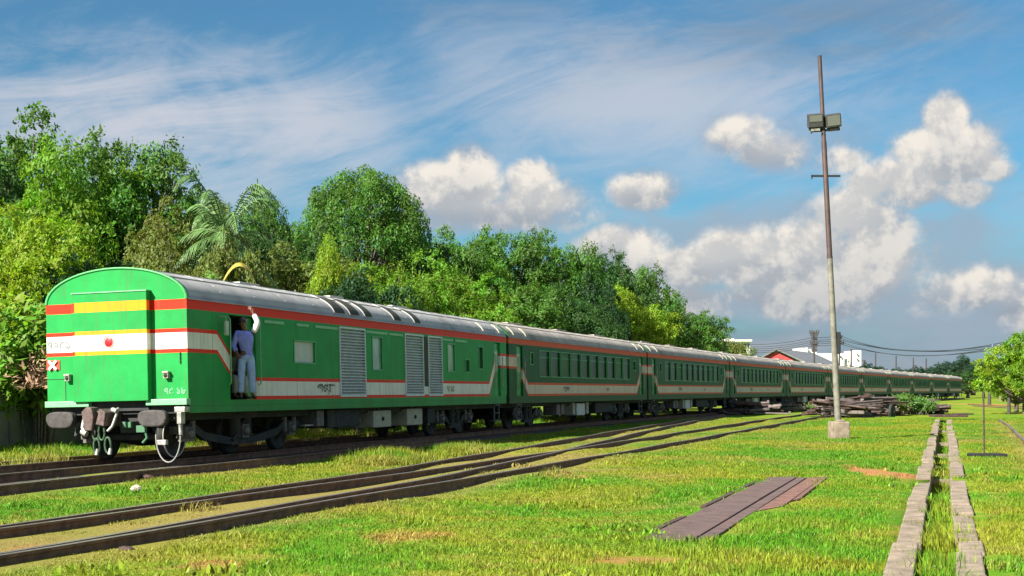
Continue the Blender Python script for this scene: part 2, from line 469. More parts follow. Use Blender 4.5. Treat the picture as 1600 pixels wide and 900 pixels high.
def roof_mesh(y0=0, y1=L, over=.03):
    mb = MB(); n = 20; ys = [y0 - over] + [y0 + (y1 - y0) * i / 14 for i in range(1, 14)] + [y1 + over]
    pts = []
    for i in range(n + 1):
        a = math.pi * i / n; x = HW * math.cos(a) * 1.004; pts.append((x, EAVE + (APEX - EAVE) * math.sin(a)))
    pts = [(HW + .035, EAVE - .012), (HW + .035, EAVE + .03)] + pts + [(-HW - .035, EAVE + .03), (-HW - .035, EAVE - .012)]
    vs = [(p[0], y, p[1]) for y in ys for p in pts]; m_ = len(pts)
    fs = [(j * m_ + i, j * m_ + i + 1, (j + 1) * m_ + i + 1, (j + 1) * m_ + i) for j in range(len(ys) - 1) for i in range(m_ - 1)]
    mb.add(vs, fs, True)
    # raised joint seams of the roof sheets
    for y in ys[1:-1]:
        arc(mb, y, y + .035, 4, 176, .008)
    for a in (42, 66, 90, 114, 138):
        x = HW * math.cos(R(a)); z = EAVE + (APEX - EAVE) * math.sin(R(a)); mb.box((x - .015, y0, z - .01), (x + .015, y1, z + .016))
    return mb


def arc(mb, ya, yb, a0, a1, h, n=12):
    vs = []
    for i in range(n + 1):
        a = R(a0 + (a1 - a0) * i / n); ex = HW * math.cos(a); ez = EAVE + (APEX - EAVE) * math.sin(a)
        nx, nz = math.cos(a) * (APEX - EAVE), math.sin(a) * HW; q = math.hypot(nx, nz); nx /= q; nz /= q
        for y in (ya, yb): vs += [(ex - nx * .01, y, ez - nz * .01), (ex + nx * h, y, ez + nz * h)]
    fs = []
    for i in range(n):
        b = i * 4; c_ = b + 4
        fs += [(b + 1, c_ + 1, c_ + 3, b + 3), (b, c_, c_ + 1, b + 1), (b + 2, b + 3, c_ + 3, c_ + 2)]
    fs += [(0, 1, 3, 2), (n * 4, n * 4 + 2, n * 4 + 3, n * 4 + 1)]
    mb.add(vs, fs)


def face_outline(zb=1.23, n=24):
    pts = [(-HW, zb), (HW, zb)]
    for i in range(n + 1):
        a = math.pi * i / n; pts.append((HW * math.cos(a), EAVE + (APEX - EAVE) * math.sin(a)))
    return pts


def text(root, s, size, loc, rot, m, name='lettering', fit=None):
    cu = bpy.data.curves.new(name, 'FONT'); cu.body = s; cu.size = size; cu.align_x = 'CENTER'; cu.align_y = 'CENTER'; cu.offset = size * .025
    o = bpy.data.objects.new(name, cu); col.objects.link(o); bpy.context.view_layer.update()
    me = bpy.data.meshes.new_from_object(o.evaluated_get(bpy.context.evaluated_depsgraph_get()))
    bpy.data.objects.remove(o); me.materials.clear(); me.materials.append(m)
    n = inst(name, me, root, loc, rot)
    if name in ('number_lettering', 'plate_lettering', 'side_lettering'): n['kind'] = 'stuff'
    return n


# ---- power car (nearest)
def power_car():
    x, y, h = path(.2); x2, y2, _ = path(PITCH - .2); hd = math.atan2(x2 - x, y2 - y)
    root = empty('power_car', (x, y, RT), -hd, 'green power car with arched flat end wall and grey louvres, nearest vehicle of the train', 'railway carriage')
    root.rotation_euler = (0, -R(1.3), -hd)
    Ms = livery('power_car_livery', L, 1.16, 2.30, 1.05, 1.85); Mf = livery('power_car_end_livery', L, 0, 0, 0, 0, True)
    win = [(4.74, 5.84, 2.05, 2.54), (9.36, 10.01, 1.95, 2.80), (15.15, 15.78, 1.98, 2.80), (16.75, 17.15, 1.98, 2.35), (18.1, 18.5, 2.1, 2.8)]
    lou = [(7.28, 8.81, 1.27, 2.95), (11.68, 13.02, 1.27, 2.95), (13.5, 14.59, 1.27, 2.95)]
    drs = [(1.68, 2.85, FLOOR, 3.0), (19.75, 20.35, FLOOR, 3.0)]
    mb = MB(); side_wall(mb, 1, win + lou + drs); side_wall(mb, -1, [])
    mb.build('body_shell', Ms, root)
    roof_mesh().build('roof', M_roof, root)
    # end walls
    e1 = MB(); e1.prism(face_outline(), -.035, .0); fw = e1.build('end_wall', Mf, root); fw['label'] = 'bright green end wall with white stripe'
    e2 = MB(); e2.prism(face_outline(), L, L + .03); e2.build('end_wall', Ms, root)
    cb = MB(); cb.box((-.92, -.20, 1.20), (.84, -.036, 3.42)); cb.build('gangway_cover', Mf, root, bevel=.01)
    tb = MB(); tb.box((-.93, -.215, 3.421), (.85, -.036, 3.445)); tb.build('gangway_cover_trim', M_pale, root)
    arcm = MB()
    vs = []
    for i in range(25):
        a = math.pi * i / 24; cx, cz = HW * math.cos(a), EAVE + (APEX - EAVE) * math.sin(a)
        for k_, yy in ((1.012, -.05), (.978, -.05), (.978, -.03), (1.012, .05)): vs.append((cx * k_, yy, EAVE + (cz - EAVE) * (k_ + (.012 if k_ > 1 else -.012))))
    fs = [(i * 4 + j, i * 4 + (j + 1) % 4, i * 4 + 4 + (j + 1) % 4, i * 4 + 4 + j) for i in range(24) for j in range(4)]
    arcm.add(vs, fs, True); arcm.build('end_rim', mat('rim_green', (.05, .30, .09), .5), root)
    for a_, b_ in ((-1.66, -.60), (.74, 1.68)):
        s_ = MB(); s_.box((a_, -.14, 1.10), (b_, .02, 1.225)); s_.build('buffer_beam', M_pale, root, bevel=.01)
    s_ = MB(); s_.box((-.60, -.03, 1.0), (.74, .02, 1.2)); s_.box((-1.6, .03, .93), (1.6, .1, 1.22)); s_.build('headstock', M_dark, root)
    # seams of the end wall
    s_ = MB(); s_.box((-1.22, -.041, 1.24), (-1.21, -.034, 1.68)); s_.box((-1.66, -.041, 1.68), (-1.21, -.034, 1.69)); s_.build('panel_seam', M_black, root)
    # emblem, number, tail cross, lamps, chain, plate
    e = MB(); e.disc((-.05, -.201, 2.405), (0, -1, 0), [(.001, .012), (.085, .012), (.10, .004), (.10, 0)], 24); e.build('red_emblem', mat('emblem_red', (.55, .01, .02), .4), root)
    e = MB(); e.disc((-.06, -.2005, 2.415), (0, -1, 0), [(.105, .0), (.105, .006), (.135, .006), (.135, .0)], 24); e.build('emblem_ring', mat('emblem_ring_grey', (.42, .34, .30), .5), root)
    text(root, '৭২৫১ ৪', .24, (-1.25, -.042, 2.39), (R(90), 0, 0), mat('grey_lettering', (.18, .19, .19), .6), 'number_lettering')
    xm = MB()
    for a in (-45, 45): xm.box((-.13, -.02, -.028), (.13, 0, .028), M=Matrix.Rotation(R(a), 4, 'Y'))
    xm.build('tail_cross', mat('cross_white', (.7, .6, .55), .6), root, (-1.5, -.062, 1.98))
    xb = MB(); xb.box((-.16, -.05, -.10), (.16, -.037, .10)); xb.build('tail_board', mat('tail_board_red', (.55, .05, .03), .6), root, (-1.5, 0, 1.98))
    for x_ in (-1.12, 1.20):
        lp = MB(); lp.box((-.055, -.13, -.02), (.055, -.036, .12)); lp.box((-.07, -.15, .09), (.07, -.036, .125)); o = lp.build('tail_lamp', M_box, root, (x_, 0, 1.66), bevel=.008)
        ll = MB(); ll.disc((0, -.131, .04), (0, -1, 0), [(.001, .01), (.04, .01), (.045, 0)], 14); ll.build('lamp_lens', M_black, o)
    ch = MB()
    for k_ in range(7): ch.box((1.50 - .006 * (k_ % 2 + 1), -.06, 1.93 + k_ * .035), (1.50 + .006 * (k_ % 2 + 1), -.04, 1.957 + k_ * .035))
    ch.build('safety_chain', M_black, root)
    text(root, '৭৫ ১৮', .19, (1.36, -.042, 1.38), (R(90), 0, 0), M_pale, 'plate_lettering')
    # windows
    for i, (a, b, c_, d_) in enumerate(win):
        f_ = MB(); ring(f_, HW, a, b, c_, d_, .035, .012); o = f_.build('window', M_green, root)
        p_ = MB(); p_.box((HW - .06, a, c_), (HW - .045, b, d_)); p_.build('pane', M_blank if i == 0 else M_glass2 if i in (1, 2) else M_glass, o)
        if i == 0: o['label'] = 'pale blanked window'
    for a, b, c_, d_ in lou:
        f_ = MB(); ring(f_, HW, a, b, c_, d_, .05, .03); f_.box((HW - .068, a, c_), (HW - .06, b, d_)); o = f_.build('louvre_panel', M_louvre, root)
        n = 22; p_ = MB()
        for k_ in range(n):
            z = c_ + (d_ - c_) * (k_ + .5) / n
            if rnd.random() < .0: continue
            j = rnd.uniform(-.008, .008)
            p_.add([(HW + .022, a, z - .032 + j), (HW + .022, b, z - .032 - j), (HW - .05, b, z + .03), (HW - .05, a, z + .03), (HW + .022, a, z - .042 + j), (HW + .022, b, z - .042 - j)], [(0, 1, 2, 3), (4, 5, 1, 0)])
        p_.build('slat', M_louvre, o)['kind'] = 'stuff'
    # dark panel between the louvres
    s_ = MB(); s_.box((HW + .003, 13.08, 1.5), (HW + .012, 13.44, 2.95)); s_.build('dark_panel', M_inside, root)
    # small grilles below the cantrail
    for a, b in ((3.25, 4.2), (4.85, 5.5), (5.85, 7.15), (8.95, 10.4), (10.5, 11.5), (14.7, 15.6), (15.8, 16.9)):
        s_ = MB(); s_.box((HW + .002, a, 2.90), (HW + .02, b, 2.965)); s_.build('vent_grille', M_pale, root)
    # open vestibule door
    v = MB(); a, b = 1.68, 2.85
    v.box((-HW + .1, a - .1, FLOOR - .06), (HW - .02, b + .1, FLOOR)); v.box((-HW + .1, a - .16, FLOOR), (HW - .072, a - .1, 3.0)); v.box((-HW + .1, b + .1, FLOOR), (HW - .072, b + .16, 3.0)); v.box((.1, a - .1, FLOOR), (.14, b + .1, 3.0)); v.box((.1, a - .1, 3.0), (HW - .072, b + .1, 3.04))
    v.build('vestibule', M_inside, root)
    s_ = MB(); s_.box((HW - .14, 2.60, FLOOR), (HW - .09, 2.85, 2.98)); s_.build('door_leaf', M_green, root)
    for yy in (1.60, 2.93):
        s_ = MB(); s_.tube([(HW + .02, yy, 1.5), (HW + .07, yy, 1.55), (HW + .07, yy, 2.9), (HW + .02, yy, 2.95)], .016, 6); s_.build('grab_rail', M_pale, root)
    mi = MB(); mi.box((-.02, -.07, -.14), (.02, .07, .16)); mi.tube([(-.0, 0, .16), (.0, -.02, .25), (-.2, -.04, .28)], .012, 6); mi.build('side_mirror', mat('mirror_grey_green', (.28, .38, .30), .3), root, (HW + .16, 1.28, 2.68), bevel=.01)
    door_part(root, HW, 19.75, 20.35, FLOOR, 3.0)
    # roof fittings: dark air outlets wrapped over the shoulder and low boxes on top
    for a, b in ((7.05, 7.65), (8.0, 8.55), (8.95, 9.40), (10.95, 11.45), (12.5, 12.95)):
        q = MB(); arc(q, a, b, 8, 50, .018); q.build('roof_outlet', M_inside, root)
        q = MB(); arc(q, a - .05, a, 6, 52, .022); q.build('roof_outlet_rib', M_roof, root)
    for a, b in ((4.6, 5.6), (9.6, 10.5), (14, 15.2)):
        q = MB(); q.box((-.3, a, APEX - .02), (.35, b, APEX + .06)); q.build('roof_hatch', M_roof, root, bevel=.02)
    for a in (18.6, 20.3):
        q = MB(); arc(q, a, a + .045, 8, 34, .035); q.build('rain_gutter', M_box, root)
    # running gear
    add_bogie(root, bogie_meshes([.72, 3.1, 5.4]), True); add_bogie(root, bogie_meshes([15.7, 18.3]))
    uf = MB(); uf.box((-1.25, .12, .78), (1.25, L - .1, .97)); uf.box((-.5, 6.5, .45), (.5, 14.5, .8)); uf.build('underframe', M_dark, root)
    for a, b, z0, z1, m in ((9.9, 11.15, .38, .84, M_box), (12.35, 13.55, .38, .86, M_box), (7.0, 9.0, .45, .9, M_dark), (14.0, 14.6, .4, .85, M_dark), (6.4, 6.8, .5, .9, M_grey)):
        q = MB(); q.box((.85, a, z0), (1.42, b, z1)); o = q.build('equipment_box', m, root, bevel=.02)
        if m is M_box:
            q = MB(); q.disc((1.42, (a + b) / 2, (z0 + z1) / 2), (1, 0, 0), [(.055, 0), (.055, .03), (.001, .03)], 12); q.build('latch', M_black, o)
            q = MB(); q.box((1.0, (a + b) / 2 - .03, z1), (1.3, (a + b) / 2 + .03, .95)); q.build('hanger', M_grey, o)
    q = MB(); q.box((1.20, 5.9, .52), (1.32, 6.7, .56), M=Matrix.Rotation(R(0), 4, 'X')); q.box((1.3, 8.6, .60), (1.34, 9.2, .64)); q.tube([(1.35, 14.2, .35), (1.35, 14.2, .75)], .03, 6)
    q.build('brake_rigging', M_shine, root)
    steps(root, 20.05)
    # buffers, coupler, hoses
    for x0_, x1_, fl in ((-1.46, -.80, -1), (.70, 1.36, 1)):
        cx = (x0_ + x1_) / 2; hw = (x1_ - x0_) / 2
        prof = []
        n = 20
        for k_ in range(n):
            a = 2 * math.pi * k_ / n; ca_, sa_ = math.cos(a), math.sin(a)
            px_ = hw * (abs(ca_) ** .62) * (1 if ca_ > 0 else -1); pz_ = .17 * (abs(sa_) ** .6) * (1 if sa_ > 0 else -1)
            prof.append((cx + px_ * (1.0 if pz_ > -.05 else .92), .84 + pz_))
        q = MB(); q.prism(prof, -.40, -.31); o = q.build('buffer', mat('dull_buffer_steel', (.055, .050, .052), .8, .1, var=.3, scale=9, bump=.4), root, bevel=.03)
        q = MB(); q.tube([(cx, -.31, .84), (cx, -.22, .84), (cx, -.22, .84), (cx, .0, .84)], [.09, .09, .15, .17], 14); q.build('buffer_shank', M_dark, o)
    q = MB(); q.box((-.24, -.62, .70), (.05, .05, 1.02)); q.prism([(-.30, .62), (-.12, .62), (-.08, .9), (-.12, 1.08), (-.24, 1.1), (-.36, 1.0)], -.75, -.5); q.prism([(-.06, .74), (.14, .70), (.18, .98), (.05, 1.06)], -.72, -.45)
    co = q.build('coupler', mat('rusty_coupler', (.10, .07, .065), .7, .2, var=.4, scale=12, bump=.5), root, bevel=.02)
    q = MB(); q.tube([(-.38, -.4, 1.05), (-.42, -.55, .9), (-.44, -.6, .68), (-.36, -.62, .58)], .035, 8); q.tube([(-.45, -.6, .6), (-.33, -.62, .55)], .06, 8)
    q.build('air_hose', M_shine, co)
    q = MB(); q.tube([(.20, -.3, 1.05), (.30, -.5, .95), (.26, -.6, .7), (.16, -.62, .6)], .03, 8); q.tube([(.2, -.5, 1.03), (.32, -.52, 1.0)], .05, 8); q.build('air_hose', M_shine, co)
    lk = mat('green_screw_link', (.028, .065, .034), .55, .2, var=.4)
    for dx_, z in ((-.12, .60), (-.10, .32), (.02, .60), (.16, .34)):
        q = MB(); pts = []
        for k_ in range(13):
            a = 2 * math.pi * k_ / 12; pts.append((dx_ + .07 * math.cos(a), -.62 + .01 * k_ / 12, z - .02 + .16 * math.sin(a)))
        q.tube(pts, .026, 6, caps=False); q.build('coupling_link', lk, co)
    for x_, z in ((-.10, .13), (.20, .14)):
        q = MB(); q.tube([(x_, -.62, z), (x_ + .02, -.62, z + .12)], [.045, .03], 8); q.build('link_end', M_shine, co)
    q = MB(); q.box((.30, -.32, .66), (.50, -.24, .78)); q.box((.62, -.32, .56), (.82, -.22, .70)); q.tube([(.8, -.27, .6), (.84, -.27, .45), (.74, -.27, .35)], .03, 6); q.build('valve_box', mat('dull_green_valve', (.05, .15, .08), .7), root, bevel=.01)
    q = MB(); q.box((1.46, -.25, .95), (1.70, -.05, 1.06)); q.box((1.52, -.26, .72), (1.62, -.1, .95)); q.tube([(1.56, -.2, .78), (1.57, -.2, .5)], .04, 8); q.box((1.0, -.2, .30), (1.22, -.1, .40))
    q.build('jumper_socket', M_shine, root, bevel=.01)
    q = MB(); q.tube([(1.56, -.18, .62)] + [(1.28 + .28 * math.cos(a), -.2, .47 - .52 * math.sin(a)) for a in [math.pi * k_ / 14 for k_ in range(15)]] + [(1.0, -.18, .6)], .014, 6)
    q.build('jumper_cable', mat('grey_cable', (.26, .26, .26), .6), root)
    text(root, 'পাওয়ার', .30, (HW + .004, 6.43, 1.43), (R(90), 0, R(90)), M_black_ink, 'side_lettering')
    text(root, '৭৫১৪', .27, (HW + .004, 15.35, 1.43), (R(90), 0, R(90)), mat('olive_lettering', (.12, .16, .06), .6), 'side_lettering')
    return root, hd


def coach_proto():
    root = empty('passenger_coach', (0, 0, 0), 0, 'x', 'railway carriage', 'passenger coaches of the train')
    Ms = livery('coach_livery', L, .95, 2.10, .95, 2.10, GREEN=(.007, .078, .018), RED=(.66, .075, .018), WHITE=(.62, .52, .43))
    win = [(3.5 + 1.42 * i, 3.5 + 1.42 * i + 1.22, 1.92, 2.86) for i in range(10)] + [(2.35, 2.75, 2.35, 2.76), (L - 2.75, L - 2.35, 2.35, 2.76)]
    drs = [(.82, 1.48, FLOOR, 2.98), (L - 1.48, L - .82, FLOOR, 2.98)]
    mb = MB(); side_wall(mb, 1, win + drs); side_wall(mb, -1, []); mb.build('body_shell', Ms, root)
    roof_mesh().build('roof', M_roof2, root)
    for y in (-.03, L): e = MB(); e.prism(face_outline(.93), y, y + .03); e.build('end_wall', Ms, root)
    pn = MB(); pn.box((HW - .06, -.5, -.5), (HW - .045, .5, .5))
    for i, (a, b, c_, d_) in enumerate(win):
        f_ = MB(); ring(f_, HW, a, b, c_, d_, .03, .012); o = f_.build('window', M_green, root)
        p_ = MB(); p_.box((HW - .06, a, c_), (HW - .045, b, d_)); p_.build('pane', (M_glass, M_glass, M_glass3, M_glass, M_glass4, M_glass)[i % 6 if i != 4 else 0], o)
        p_ = MB(); p_.box((HW - .044, a, d_ - .24), (HW - .03, b, d_ - .21)); p_.build('glazing_bar', M_green, o)
    for a, b, c_, d_ in drs: door_part(root, HW, a, b, c_, d_)
    bm_ = bogie_meshes([2.2, 4.75]); add_bogie(root, bm_); add_bogie(root, bogie_meshes([L - 4.75, L - 2.2]))
    uf = MB(); uf.box((-1.25, .12, .78), (1.25, L - .1, .97)); uf.build('underframe', M_dark, root)
    for a, b, z0, z1, m in ((6.4, 6.9, .42, .84, M_grey), (7.05, 7.5, .42, .84, M_grey), (8.7, 9.0, .4, .9, M_box), (9.3, 10.5, .36, .86, M_louvre), (10.8, 11.1, .4, .9, M_box), (12.2, 15.2, .42, .85, M_dark)):
        q = MB(); q.box((.85, a, z0), (1.42, b, z1)); q.build('equipment_box', m, root, bevel=.02)
    steps(root, 1.15); steps(root, L - 1.15)
    for a in (.5, 1.9, L - .6, L - 1.9):
        q = MB(); arc(q, a, a + .045, 8, 34, .035); q.build('rain_gutter', M_box, root)
    for y0_, y1_ in ((3.5, 5.2), (9.8, 11.2), (L - 5.2, L - 3.5)):
        q = MB(); q.box((-.45, y0_, APEX - .03), (.45, y1_, APEX + .05)); q.build('roof_hatch', M_roof2, root, bevel=.02)
    # gangway bellows towards the vehicle in front
    q = MB()
    for k_ in range(3): q.box((-.75, -.42 + k_ * .13, 1.0), (.75, -.34 + k_ * .13, 3.2))
    q.box((-.70, -.42, 1.05), (.70, -.03, 3.15)); q.build('gangway_bellows', M_black, root)
    q = MB(); q.box((HW - .35, -.30, 1.25), (HW - .02, -.26, 3.4)); q.build('corner_plate', M_green, root)
    text(root, 'শোভন', .28, (HW + .004, 7.0, 1.43), (R(90), 0, R(90)), M_black_ink, 'side_lettering')
    text(root, '৭২০৫', .24, (HW + .004, 13.4, 1.43), (R(90), 0, R(90)), M_redc, 'side_lettering')
    return root


PC, PCH = power_car()
proto = coach_proto()
ordn = ['second', 'third', 'fourth', 'fifth', 'sixth', 'seventh', 'eighth', 'ninth', 'tenth', 'eleventh']
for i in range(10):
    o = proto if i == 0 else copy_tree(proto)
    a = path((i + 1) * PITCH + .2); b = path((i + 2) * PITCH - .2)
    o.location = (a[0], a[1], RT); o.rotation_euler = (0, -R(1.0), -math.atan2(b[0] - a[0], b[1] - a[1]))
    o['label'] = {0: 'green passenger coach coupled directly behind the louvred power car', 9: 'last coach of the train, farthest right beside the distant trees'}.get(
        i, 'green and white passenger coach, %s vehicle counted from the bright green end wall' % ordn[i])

# ------------------------------------------------------------------ tracks
PROF = [(-.07, 0), (.07, 0), (.07, .012), (.012, .03), (.012, .125), (.036, .135), (.036, .166), (-.036, .166), (-.036, .135), (-.012, .125), (-.012, .03), (-.07, .012)]


def spline(pts, step=1.2):
    P = [Vector((x, y)) for x, y in pts]; out_ = []
    for i in range(len(P) - 1):
        p0, p1, p2, p3 = P[max(i - 1, 0)], P[i], P[i + 1], P[min(i + 2, len(P) - 1)]
        n = max(1, int((p2 - p1).length / step))
        for k_ in range(n):
            q = k_ / n; out_.append(.5 * ((2 * p1) + (p2 - p0) * q + (2 * p0 - 5 * p1 + 4 * p2 - p3) * q * q + (3 * p1 - p0 - 3 * p2 + p3) * q ** 3))
    out_.append(P[-1]); return [(p.x, p.y) for p in out_]


def smooth_pts(pts, it=30):
    P = [list(p) for p in pts]
    for _ in range(it):
        Q = [p[:] for p in P]
        for i in range(1, len(P) - 1):
            for k_ in (0, 1): P[i][k_] = Q[i][k_] * .5 + (Q[i - 1][k_] + Q[i + 1][k_]) * .25
    return [tuple(p) for p in P]


def rail(pts, parent, z=RT - .166, sc=1.0):
    mb = MB(); n = len(PROF); vs = []
    for i, (x, y) in enumerate(pts):
        a = pts[max(i - 1, 0)]; b = pts[min(i + 1, len(pts) - 1)]; dx_, dy_ = b[0] - a[0], b[1] - a[1]; q = math.hypot(dx_, dy_); nx, ny = dy_ / q, -dx_ / q
        zz = z + .008 * math.sin(i * .7)
        vs += [(x + nx * u * sc, y + ny * u * sc, zz + v) for u, v in PROF]
    fs = []; mi = []
    for i in range(len(pts) - 1):
        for k_ in range(n):
            fs.append((i * n + k_, (i + 1) * n + k_, (i + 1) * n + (k_ + 1) % n, i * n + (k_ + 1) % n)); mi.append(1 if k_ == 6 else 0)
    mb.add(vs, fs); mb.mi = mi; mb.add(vs[:n], [tuple(range(n))]); mb.add(vs[-n:], [tuple(range(n))[::-1]])
    return mb.build('rail', [M_rail, M_railtop], parent)


RAILS = []
def track(name, label, rails):
    root = empty(name, (0, 0, 0), 0, label, 'railway track')
    for i_, r in enumerate(rails): RAILS.append(r); rail(r, root, (RT - .166) if 'train track' in label or 'that the green' in label else RT - .226 - .005 * (i_ > 1))
    return root


tl = [[path(s, o)[:2] for s in [q * 1.5 for q in range(-14, 165)]] for o in (-.838, .838)]
track('railway_track', 'rusty track that the green train stands on', tl)
cL = [path(s, 2.55 - max(0, s) * .02)[:2] for s in [q * 1.5 for q in range(-14, 10)]]
cR = [path(s, -2.6)[:2] for s in [q * 1.5 for q in range(-14, 20)]]
track('railway_track', 'single rail running close along the near side of the train track', [cL])
track('railway_track', 'single rail in the grass behind the train, by the grey wall', [cR])
N_ = [(-6.6, 6.0), (-4.34, 11.7), (-3.91, 13.09), (-3.36, 14.86), (-2.45, 17.5), (-1.55, 20.22), (-.50, 23.45), (.80, 26.93), (3.4, 34.46), (9.4, 53.08), (17.0, 76.), (22.5, 92.08)]
F_ = [(-7.6, 8.4), (-5.25, 14.14), (-4.69, 15.69), (-4.0, 17.67), (-3.0, 21.0), (-2.0, 25.2), (-.66, 30.68), (1.5, 40.0), (3.8, 49.34), (7.0, 61.5), (10.0, 72.5), (12.6, 82.)]
M_ = [(-7.57, 8.4), (-5.22, 14.14), (-4.66, 15.69), (-3.97, 17.67), (-2.95, 21.1), (-1.88, 24.0), (-.85, 26.6), (.25, 29.7), (.95, 31.9), (3.4, 39.6), (7.9, 54.2), (13.4, 71.), (20.9, 92.7)]
K_ = [(-6.63, 6.0), (-4.37, 11.7), (-3.94, 13.09), (-3.39, 14.86), (-2.48, 17.5), (-1.3, 21.6), (0.0, 26.6), (1.5, 34.0), (3.1, 42.), (5.9, 54.), (8.8, 66.), (12.2, 79.)]
sm = lambda p: smooth_pts(spline([(x_ * 1.042, y_ * 1.042) for x_, y_ in p], 1.0), 160)
N_, F_, M_, K_ = [[(x_, y_) for x_, y_ in p] for p in (N_, F_, M_, K_)]
track('railway_turnout', 'rusty turnout crossing the foreground grass and splitting toward the pole', [sm(N_), sm(F_), sm(M_), sm(K_)])
N_, F_ = [[(x_ * 1.042, y_ * 1.042) for x_, y_ in p] for p in (N_, F_)]
# right side: a track crossing the far grass and a low bent rail
rr = [[(G(px, py, .1)[0], G(px, py, .1)[1]) for px, py in q] for q in ([(1512, 631.0), (1560, 633.5), (1640, 636.)], [(1520, 633.5), (1570, 636.5), (1640, 640.)])]
track('railway_track', 'short brown track on the orange dirt at the right edge', [spline(q, 2) for q in rr])
qq = [G(px, py, .17) for px, py in ((1560, 653), (1575, 662), (1600, 684), (1640, 722))]
track('loose_rail', 'dark single rail slanting out of the grass at the right edge', [spline(qq, 1)])


def near_rail(x, y, lim=.13):
    for pts in RAILGRID.get((int(x // 4), int(y // 4)), ()):
        (ax, ay), (bx, by) = pts
        dx_, dy_ = bx - ax, by - ay; q = ((x - ax) * dx_ + (y - ay) * dy_) / (dx_ * dx_ + dy_ * dy_ + 1e-9); q = min(1, max(0, q))
        if math.hypot(x - ax - q * dx_, y - ay - q * dy_) < lim: return True
    return False


RAILGRID = {}
for r in RAILS:
    for a, b in zip(r, r[1:]):
        cs = {(int(p[0] // 4) + i, int(p[1] // 4) + j) for p in (a, b) for i in (-1, 0, 1) for j in (-1, 0, 1)}
        for c_ in cs: RAILGRID.setdefault(c_, []).append((a, b))

def xat(pts, yy):
    for a, b in zip(pts, pts[1:]):
        if a[1] <= yy <= b[1]: return a[0] + (b[0] - a[0]) * (yy - a[1]) / (b[1] - a[1])
    return pts[-1][0]

def rail_dist(x, y):
    best = 9.
    for (ax, ay), (bx, by) in RAILGRID.get((int(x // 4), int(y // 4)), ()):
        dx_, dy_ = bx - ax, by - ay; q = ((x - ax) * dx_ + (y - ay) * dy_) / (dx_ * dx_ + dy_ * dy_ + 1e-9); q = min(1, max(0, q))
        best = min(best, math.hypot(x - ax - q * dx_, y - ay - q * dy_))
    return best


def vn(x, y, f, s_=0):
    return .5 + .5 * math.sin(x * f + 1.7 * math.sin(y * f * .8 + s_)) * math.sin(y * f * 1.1 + 1.3 * math.sin(x * f * .9 + s_ * 2))


def in_track(x, y): return xat(F_, y) + .1 < x < xat(N_, y) - .1


def dryness(x, y):
    d_ = math.exp(-(rail_dist(x, y) / .55) ** 2) * (.55 + .5 * vn(x, y, 1.3, 2))
    if 10 < y < 34 and in_track(x, y): d_ = max(d_, .75 + .25 * vn(x, y, 1.1, 5))
    d_ = max(d_, .75 * max(0, vn(x, y, .38, 9) * vn(x, y, 1.1, 4) - .42) / .4)
    return min(1, d_)


# ------------------------------------------------------------------ ground
TT = .3135                                        # the drain, slab and train all run on this slant
def tx(t_, y): return t_ + TT * y
CH0, CH1 = -.27, .13


def ground():
    ts = sorted({-3000, -1200, -500, -250, -150, -110, *range(-90, 91, 6), *[q * .8 for q in range(-22, 23)], 110, 150, 250, 500, 1200, 3000, CH0, CH0 + .004, CH1 - .004, CH1})
    ys = sorted({-300, -100, -40, -10, 0, 4, *[6 + q * .7 for q in range(0, 60)], *range(48, 120, 3), *range(120, 300, 15), 350, 450, 600, 900, 1500, 2500, 4500})
    vs = []; fs = []
    for y in ys:
        for t_ in ts:
            x = tx(t_, y) if abs(t_) < 1000 else t_; z = gz(x, y) if abs(t_) < 100 and 0 < y < 130 else 0
            if CH0 < t_ < CH1 and 7 < y < 75: z -= .07 if y < 18 else .14 if y < 23 else .34
            vs.append((x, y, z))
    m_ = len(ts)
    for j in range(len(ys) - 1):
        for i in range(m_ - 1): fs.append((j * m_ + i, j * m_ + i + 1, (j + 1) * m_ + i + 1, (j + 1) * m_ + i))
    mb = MB(); mb.add(vs, fs, True)
    m = bpy.data.materials.new('turf_ground'); m.use_nodes = True; k = NT(m.node_tree); p = m.node_tree.nodes['Principled BSDF']
    g = k.node('ShaderNodeNewGeometry').outputs['Position']
    grass_colour(k, p, g, .78)
    p.inputs['Roughness'].default_value = .95; p.inputs['Specular IOR Level'].default_value = .1
    b = k.node('ShaderNodeBump'); b.inputs['Strength'].default_value = .8; b.inputs['Distance'].default_value = .05
    k.put(b.inputs['Height'], k.noise(g, 14, 6, .7)); k.l.new(b.outputs[0], p.inputs['Normal'])
    o = tag(mb.build('ground', m), kind='structure'); at_ = o.data.attributes.new('dry', 'FLOAT', 'POINT')
    at_.data.foreach_set('value', [dryness(v_[0], v_[1]) if 5 < v_[1] < 80 and abs(v_[0]) < 45 else 0. for v_ in vs])


